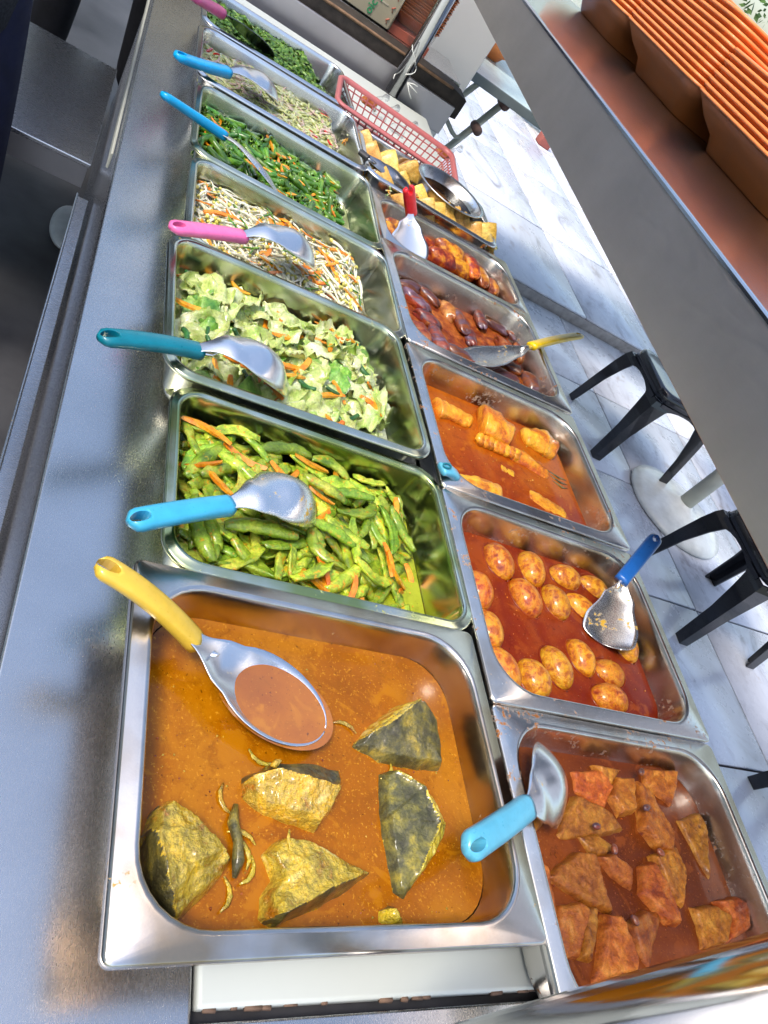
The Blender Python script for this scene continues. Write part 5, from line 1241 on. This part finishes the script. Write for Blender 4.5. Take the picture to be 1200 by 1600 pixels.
for i, (px, py, wd_, lab) in enumerate(((574, 165, 'amber', 'small bag of amber sambal at the left of the pink basket'), (590, 182, 'clear', 'knotted clear plastic bag next to the amber one in the basket'), (618, 208, 'clear', 'flattened empty clear bag in the middle of the basket'), (690, 245, 'amber', 'small amber bag at the right end of the pink basket'))):
    c = W(px, py, -.03); me = rough_solid([c + Vector(v) for v in ((-.02, -.014, 0), (.02, -.014, 0), (.02, .014, 0), (-.02, .014, 0), (-.014, -.01, .022), (.014, -.01, .02), (.016, .01, .024), (-.014, .01, .018))], [(0, 3, 2, 1), (4, 5, 6, 7), (0, 1, 5, 4), (1, 2, 6, 5), (2, 3, 7, 6), (3, 0, 4, 7)], [0] * 6, [wd_], 5, .004, 60, .4, i)
    o = put('small_bag', me, lab, 'bag')
    me = B().tube([c + Vector((.012, 0, .02)), c + Vector((.022, .004, .032)), c + Vector((.034, .012, .034))], [.007, .003, .009], 8).me('bag_neck', 'clear'); c2 = recentre(me); k = add('bag_neck', me, o); k.location = c2 - Vector(o.location)

# ================================================================== SERVING SPOONS
def bez(P_, n):
    out = []
    for i in range(n + 1):
        t = i / n; Q = [Vector(p) for p in P_]
        while len(Q) > 1: Q = [Q[k].lerp(Q[k + 1], t) for k in range(len(Q) - 1)]
        out.append(Q[0])
    return out
def handle_me(path, w0, w1, th, mat, up=Vector((0, 0, 1)), hole=True, n=22):
    pts = bez(path, n); R = []; k = 16
    for i, p in enumerate(pts):
        d = (pts[min(i + 1, n)] - pts[max(i - 1, 0)]).normalized(); s = d.cross(up).normalized(); u = s.cross(d).normalized(); f = i / n
        w = w0 + (w1 - w0) * f; e = (1 - (1 - min(1, f / .09)) ** 2) ** .5 if f < .09 else 1; e = max(.3, e)
        t_h = th * (.8 + .25 * f) * max(.55, e)
        ring = []
        for j in range(k):
            a = 2 * math.pi * j / k; ca, sa_ = math.cos(a), math.sin(a)
            ring.append(p + s * (math.copysign(abs(ca) ** .7, ca) * w / 2 * e) + u * (math.copysign(abs(sa_) ** .7, sa_) * t_h / 2))
        R.append(ring)
    me = B().loft(R).me('handle', mat)
    if hole:
        c = pts[int(n * .13)]; d = (pts[int(n * .13) + 1] - pts[int(n * .13) - 1]).normalized(); s = d.cross(up).normalized(); u = s.cross(d).normalized(); kk = 16
        R = [[c + d * (math.cos(2 * math.pi * j / kk) * .0085) + s * (math.sin(2 * math.pi * j / kk) * .0042) + u * z for j in range(kk)] for z in (-.02, .02)]
        cm = B().loft(R).me('cut', mat, False)
        oa, oc = bpy.data.objects.new('a', me), bpy.data.objects.new('c', cm); COL.objects.link(oa); COL.objects.link(oc)
        for m_ in (me, cm):
            bm = bmesh.new(); bm.from_mesh(m_); bmesh.ops.recalc_face_normals(bm, faces=bm.faces[:]); bm.to_mesh(m_); bm.free()
        md = oa.modifiers.new('b', 'BOOLEAN'); md.operation = 'DIFFERENCE'; md.object = oc; md.solver = 'EXACT'
        dg = bpy.context.evaluated_depsgraph_get(); me2 = bpy.data.meshes.new_from_object(oa.evaluated_get(dg))
        bpy.data.objects.remove(oa); bpy.data.objects.remove(oc)
        if len(me2.polygons) > 20: me = me2
        me.materials.clear(); me.materials.append(M[mat])
    return me
def bowl_me(J, E, up, wmax, wneck, depth, arch, mat, shape='round', n=26, m=14, peak=.62, tipw=.0, skew=0):
    J, E = Vector(J), Vector(E); x = (E - J).normalized(); Ln = (E - J).length; s = x.cross(up).normalized(); u = s.cross(x).normalized()
    V_, F = [], []
    c0 = .32 if shape == 'round' else .38
    for i in range(n + 1):
        f = i / n
        if f > c0: f = c0 + (1 - c0) * math.sin((f - c0) / (1 - c0) * math.pi / 2)
        if f < c0:
            g = sm(0, c0, f); w = wneck + (wmax * .62 - wneck) * g ** 2; dp = depth * .35 * g ** 2
            a = arch * math.sin(f / c0 * math.pi * .5) * 1.0
        else:
            g = (f - c0) / (1 - c0)
            if shape == 'round': w = wmax * max(0.0004, (1 - ((g - .46) / .5405) ** 2)) ** .5 * (1 if g > .46 else 1); w = max(w, wmax * .62 * (1 - g) ** 2) if g < .3 else w
            else: w = wmax * (.62 + .38 * sm(0, .6, g)) * max(.02, 1 - max(0, (g - .78) / .22) ** 2.2 * (1 - tipw)) ** .6
            dp = depth * (.35 + .65 * sm(0, .45, g)) * (1 - .6 * sm(.6, 1, g)) if shape == 'round' else depth * (.35 + .2 * g)
            a = arch * (1 - g * g)
        for j in range(m + 1):
            v = j / m * 2 - 1
            V_.append(J + x * (f * Ln) + s * (v * w + skew * f) + u * (a + dp * (1 - v * v)))
    for i in range(n):
        for j in range(m): n0 = i * (m + 1) + j; F.append((n0, n0 + 1, n0 + m + 2, n0 + m + 1))
    return mesh('bowl', V_, F, mat)
def ladle(label, tip, joint, end, hw, bw_, hmat, smat='spoon', inv=True, depth=.02, arch=.012, shape='round', sag=.0, up=(0, 0, 1), wn_=.0055, th=.011, lead=.012, liquid=None, hup=None, mid=None, tipw=.3, name='serving_spoon', hole=True):
    T, J, E_ = W(*tip), W(*joint), W(*end); up = Vector(up).normalized()
    c = (T + J + E_) / 3; t = empty(name, (c.x, c.y, min(T.z, J.z, E_.z)), 0, label, 'serving spoon')
    inv_m = Matrix.Translation(-Vector(t.location))
    md = W(*mid) if mid else (T + J) / 2 + up * sag
    hu = Vector(hup).normalized() if hup else up
    me = handle_me([T, md, J], hw * 1.06, hw * .98, th, hmat, hu, hole); o = add('handle', me, t); o.matrix_parent_inverse = inv_m
    d = (J - md).normalized(); J0 = J - d * lead
    me = bowl_me(J0, E_, up, bw_, wn_, depth if inv else -depth, arch if inv else -arch * .5, smat, shape, tipw=tipw); o = add('bowl', me, t); o.matrix_parent_inverse = inv_m
    so_ = o.modifiers.new('solid', 'SOLIDIFY'); so_.thickness = .0011; so_.offset = 0
    x = (E_ - J0).normalized(); s = x.cross(up).normalized(); u = s.cross(x).normalized()
    # stout neck
    me = B().tube([J0 + d * .001, J + x * .012 + u * (.003 if inv else -.001), J0 + (E_ - J0) * .24 + u * (arch * .85 if inv else -arch * .3)], [.0052, .0045, .002], 10, flat=.55).me('neck', smat); o = add('neck', me, t); o.matrix_parent_inverse = inv_m
    return t, J0, E_, x, s, u
# fish curry ladle, bowl up and full
t, J0, E_, x, s, u = ladle('yellow handled ladle, bowl up and full, lying in the orange fish curry', (150, 880, .03), (306, 1004, -.010), (508, 1140, -.0175), .0185, .034, 'yellow_dull', 'spoon', False, .016, .008, lead=.018, wn_=.006, mid=(238, 925, .028), th=.013)
me_pts = []
cl = J0 + (E_ - J0) * .665; cl.z = -.0178; xh = Vector((x.x, x.y, 0)).normalized(); sh_ = Vector((-xh.y, xh.x, 0))
me = mesh('x', [(math.cos(2 * math.pi * k / 48), math.sin(2 * math.pi * k / 48), 0) for k in range(48)], [tuple(range(48))], 'pool', False)
me.transform(Matrix.Translation(cl) @ Matrix(((xh.x, sh_.x, 0, 0), (xh.y, sh_.y, 0, 0), (0, 0, 1, 0), (0, 0, 0, 1))) @ Matrix.Diagonal((.052, .0338, 1, 1)))
put('curry_in_ladle', me, 'pool of orange curry filling the bowl of the yellow handled ladle', 'curry')
ladle('light blue handled spoon lying bowl down on the bitter gourd', (200, 816, .022), (358, 790, .014), (484, 792, -.008), .019, .031, 'blue', 'spoon_dirty', True, .02, .014, sag=.004, th=.014)
ladle('teal handled spoon lying bowl down on the cabbage', (153, 527, .03), (312, 549, .02), (444, 606, -.008), .019, .031, 'teal', 'spoon', True, .018, .02, sag=.006, th=.013)
ladle('pink handled spoon lying bowl down on the bean sprouts', (266, 355, .03), (380, 370, .02), (487, 416, -.004), .02, .031, 'pink', 'spoon', True, .018, .02, sag=.002, th=.013)
ladle('sky blue handled spoon resting edge down in the green beans', (252, 146, .04), (350, 212, .012), (434, 302, -.018), .018, .016, 'sky', 'spoon_dirty', True, .004, .008, sag=.0, up=(-.25, .15, .95), th=.014)
ladle('bright blue handled spoon lying bowl down on the shredded salad', (274, 86, .03), (356, 113, .018), (428, 160, -.012), .021, .034, 'bright_sky', 'spoon', True, .018, .016, sag=-.004, th=.016)
ladle('hot pink handled scoop in the far pan of greens', (298, -8, .06), (344, 19, .03), (424, 90, -.01), .026, .03, 'hotpink', 'spoon_dark', True, .004, .006, sag=.0, up=(.3, .6, .6), th=.018)
ladle('red handled scoop standing in the fried chicken pan', (638, 291, .05), (643, 336, .008), (640, 398, -.022), .022, .036, 'red', 'spoon', False, .010, .0, 'shovel', sag=.0, up=(-.1, -.75, .6), lead=.01, th=.014, tipw=.75)
ladle('yellow handled scoop on the eggplant pan, handle over the rim', (909, 524, .02), (830, 541, .006), (738, 560, -.022), .0195, .032, 'yellow', 'spoon_dirty', False, .012, .004, 'shovel', sag=.006, lead=.012, tipw=.6, up=(-1.0, -.15, 1))
ladle('royal blue handled scoop leaning over the rim of the egg pan', (1027, 838, .035), (970, 908, .006), (948, 1005, -.026), .019, .034, 'royal', 'spoon_dirty', False, .012, .002, 'shovel', sag=.002, lead=.014, tipw=.35, th=.012, up=(-.6, -.35, 1))
ladle('light blue handled spoon hooked between the fish pan and bean curd pan', (727, 1328, .035), (822, 1262, .014), (862, 1206, -.024), .0215, .036, 'pale', 'spoon', True, .016, .006, sag=.004, up=(.62, .1, .45), th=.016, tipw=.5, lead=.012)
ladle('dark steel scoop lying on the rim between salad and bean curd tray', (562, 236, .012), (575, 248, .012), (645, 306, -.006), .012, .016, 'blackmetal', 'spoon_dark', True, .01, .006, sag=0, up=(.2, -.6, .7), hole=False)
# light blue hook on the squid pan corner
c = W(696, 737, .006); rz = PAN['R3'].rz
b = B(); R = []
t0_ = empty('handle_hook', c, 0, 'pale blue plastic handle end with a slot on the corner of the squid pan', 'handle')
me = handle_me([Vector((-.012, .0, .004)), Vector((0, 0, .006)), Vector((.018, -.002, -.004))], .018, .017, .011, 'pale', Vector((0, 0, 1)), False)
o1 = add('handle_end', me, t0_)
me = B().tube([(-.006 + math.cos(a) * .006, math.sin(a) * .0035, .0105) for a in [2 * math.pi * k / 16 for k in range(17)]], .0012, 6).me('slot_rim', 'teal'); add('slot_rim', me, t0_)
t0_.rotation_euler = (0, 0, RAD(20))
